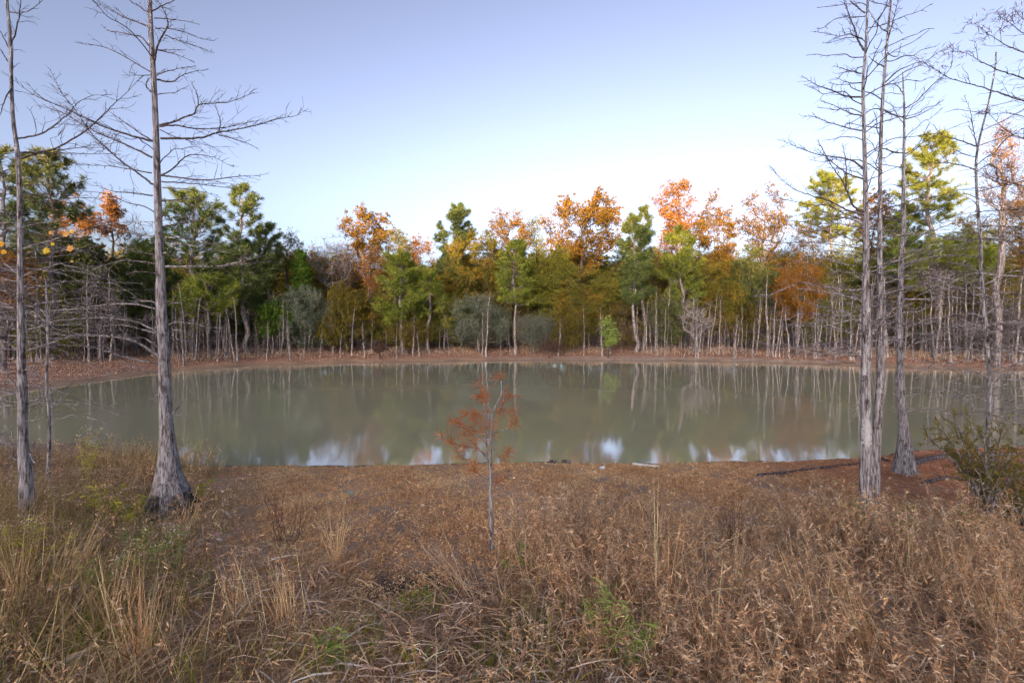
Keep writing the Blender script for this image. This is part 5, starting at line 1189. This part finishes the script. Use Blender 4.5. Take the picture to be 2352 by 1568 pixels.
for u, v, n, L, lab in [
    (935, 1395, 46, 0.26, 'green yellow grass tuft at the edge of the bare mud patch'),
    (985, 1400, 46, 0.22, 'grass tuft immediately right of the one on the mud patch'),
    (835, 1440, 60, 0.26, 'dense green grass tuft left of the mud patch'),
    (850, 1500, 50, 0.26, 'green grass tuft below the dense one left of the mud patch'),
    (960, 1545, 40, 0.30, 'upright green grass tuft near the bottom, left of centre'),
    (1110, 1510, 44, 0.20, 'broad bladed green tuft at the bottom centre'),
    (640, 1510, 50, 0.24, 'green grass tuft spreading at the bottom left of centre'),
    (330, 1490, 50, 0.28, 'green yellow grass tuft in the lower left tangle'),
    (245, 1470, 40, 0.26, 'green blades left of the lower left tuft'),
    (430, 1530, 44, 0.24, 'olive grass tuft along the bottom left'),
    (720, 1545, 44, 0.22, 'green yellow tuft by the bottom edge under the straw'),
    (100, 1530, 40, 0.26, 'olive tuft in the bottom left corner'),
    (1190, 1430, 40, 0.24, 'olive green tuft hidden at the foot of the dry weeds')]:
    tuft('grass_tuft', lab, 'grass tuft', foot(u, v), n, L, 0.007, rs, 'ggrass', GG)
SG = 'tall tan broomsedge clumps in the foreground'
for u, v, n, L, az, lab in [
    (770, 1300, 26, 0.95, None, 'tall tan grass stalks reaching the shore left of the sapling'),
    (660, 1440, 50, 0.62, 2.4, 'tan plume of grass arching left in the lower left'),
    (560, 1420, 40, 0.60, 2.6, 'slanting tan grass left of the arching plume'),
    (330, 1560, 60, 0.75, 2.3, 'big blurred tan grass sweep in the bottom left corner'),
    (260, 1450, 40, 0.70, None, 'upright tan grass in the left tangle'),
    (150, 1350, 40, 0.70, 1.0, 'tan grass before the slim dead stem'),
    (1535, 1420, 16, 1.25, None, 'single golden stalk rising above the weeds to the water'),
    (1690, 1380, 46, 0.65, 0.6, 'tan grass arching over the weeds right of centre'),
    (1640, 1560, 50, 0.60, 1.2, 'reddish tan grass plume at the bottom right of centre'),
    (1880, 1500, 50, 0.72, 1.7, 'upright tan grass plume in front of the twin trunks'),
    (2080, 1380, 36, 0.85, 0.9, 'golden grass leaning right beside the twin trunks'),
    (2010, 1560, 60, 0.70, 2.6, 'tan grass sweeping left at the bottom right'),
    (2290, 1480, 46, 0.75, None, 'tall tan stalks near the right edge'),
    (2190, 1400, 36, 0.70, None, 'thin tan stalks below the slender right cypress'),
    (2340, 1560, 60, 0.60, 2.0, 'coarse tan grass in the bottom right corner'),
    (420, 1230, 26, 0.55, 0.2, 'dry tan stalks right of the fluted cypress base'),
    (40, 1400, 50, 0.70, None, 'tan grass against the left edge')]:
    b = foot(min(u, 2345), min(v, 1540)); b[2] = gz(b[0], b[1])
    tuft('broomsedge', lab, 'dry grass', b, n, L, 0.005, rs, 'sedge', SG, spread=0.28 if az is None else 0.5, bend=(0.0, 0.35), r=0.04, az=az)
DG = 'bare dark stem clusters'
for u, v, n, L, lab in [(650, 1250, 14, 0.55, 'cluster of thin dark red stems left of the open bank'), (1100, 1380, 20, 0.62, 'pale broken stalks fanning left at the sapling foot'), (1690, 1260, 22, 0.45, 'fine blackish stems behind the dry weeds'), (1500, 1250, 20, 0.40, 'dark seed stems above the dry weeds right of the sapling'), (1950, 1290, 16, 0.4, 'dark wiry stems just left of the twin trunks')]:
    b = foot(u, v); st = MB()
    for s in range(n):
        o0 = b+np.append(rs.normal(size=2)*0.05, -0.01); lean = np.array([-0.75, 0.1, 0.8]) if 'pale' in lab else np.array([0, 0, 1.])
        d = unit(lean+rs.normal(size=3)*[0.25, 0.25, 0.1]); p = wander(o0, o0+d*L*rs.uniform(0.6, 1.05), 7, 0.12, rs); st.line(p, np.linspace(0.003, 0.0012, 7), 4)
        for _ in range(3): k = rs.randint(3, 7); st.line(wander(p[k], p[k]+unit(d+rs.normal(size=3)*0.6)*0.07, 3, 0.2, rs), [0.0015, 0.0012, 0.001], 3)
    o = solo('dry_stalks', st, M['stem'] if 'pale' in lab else M['dstem'], tuple(b)); tag(o, lab, 'dry stalks', DG)
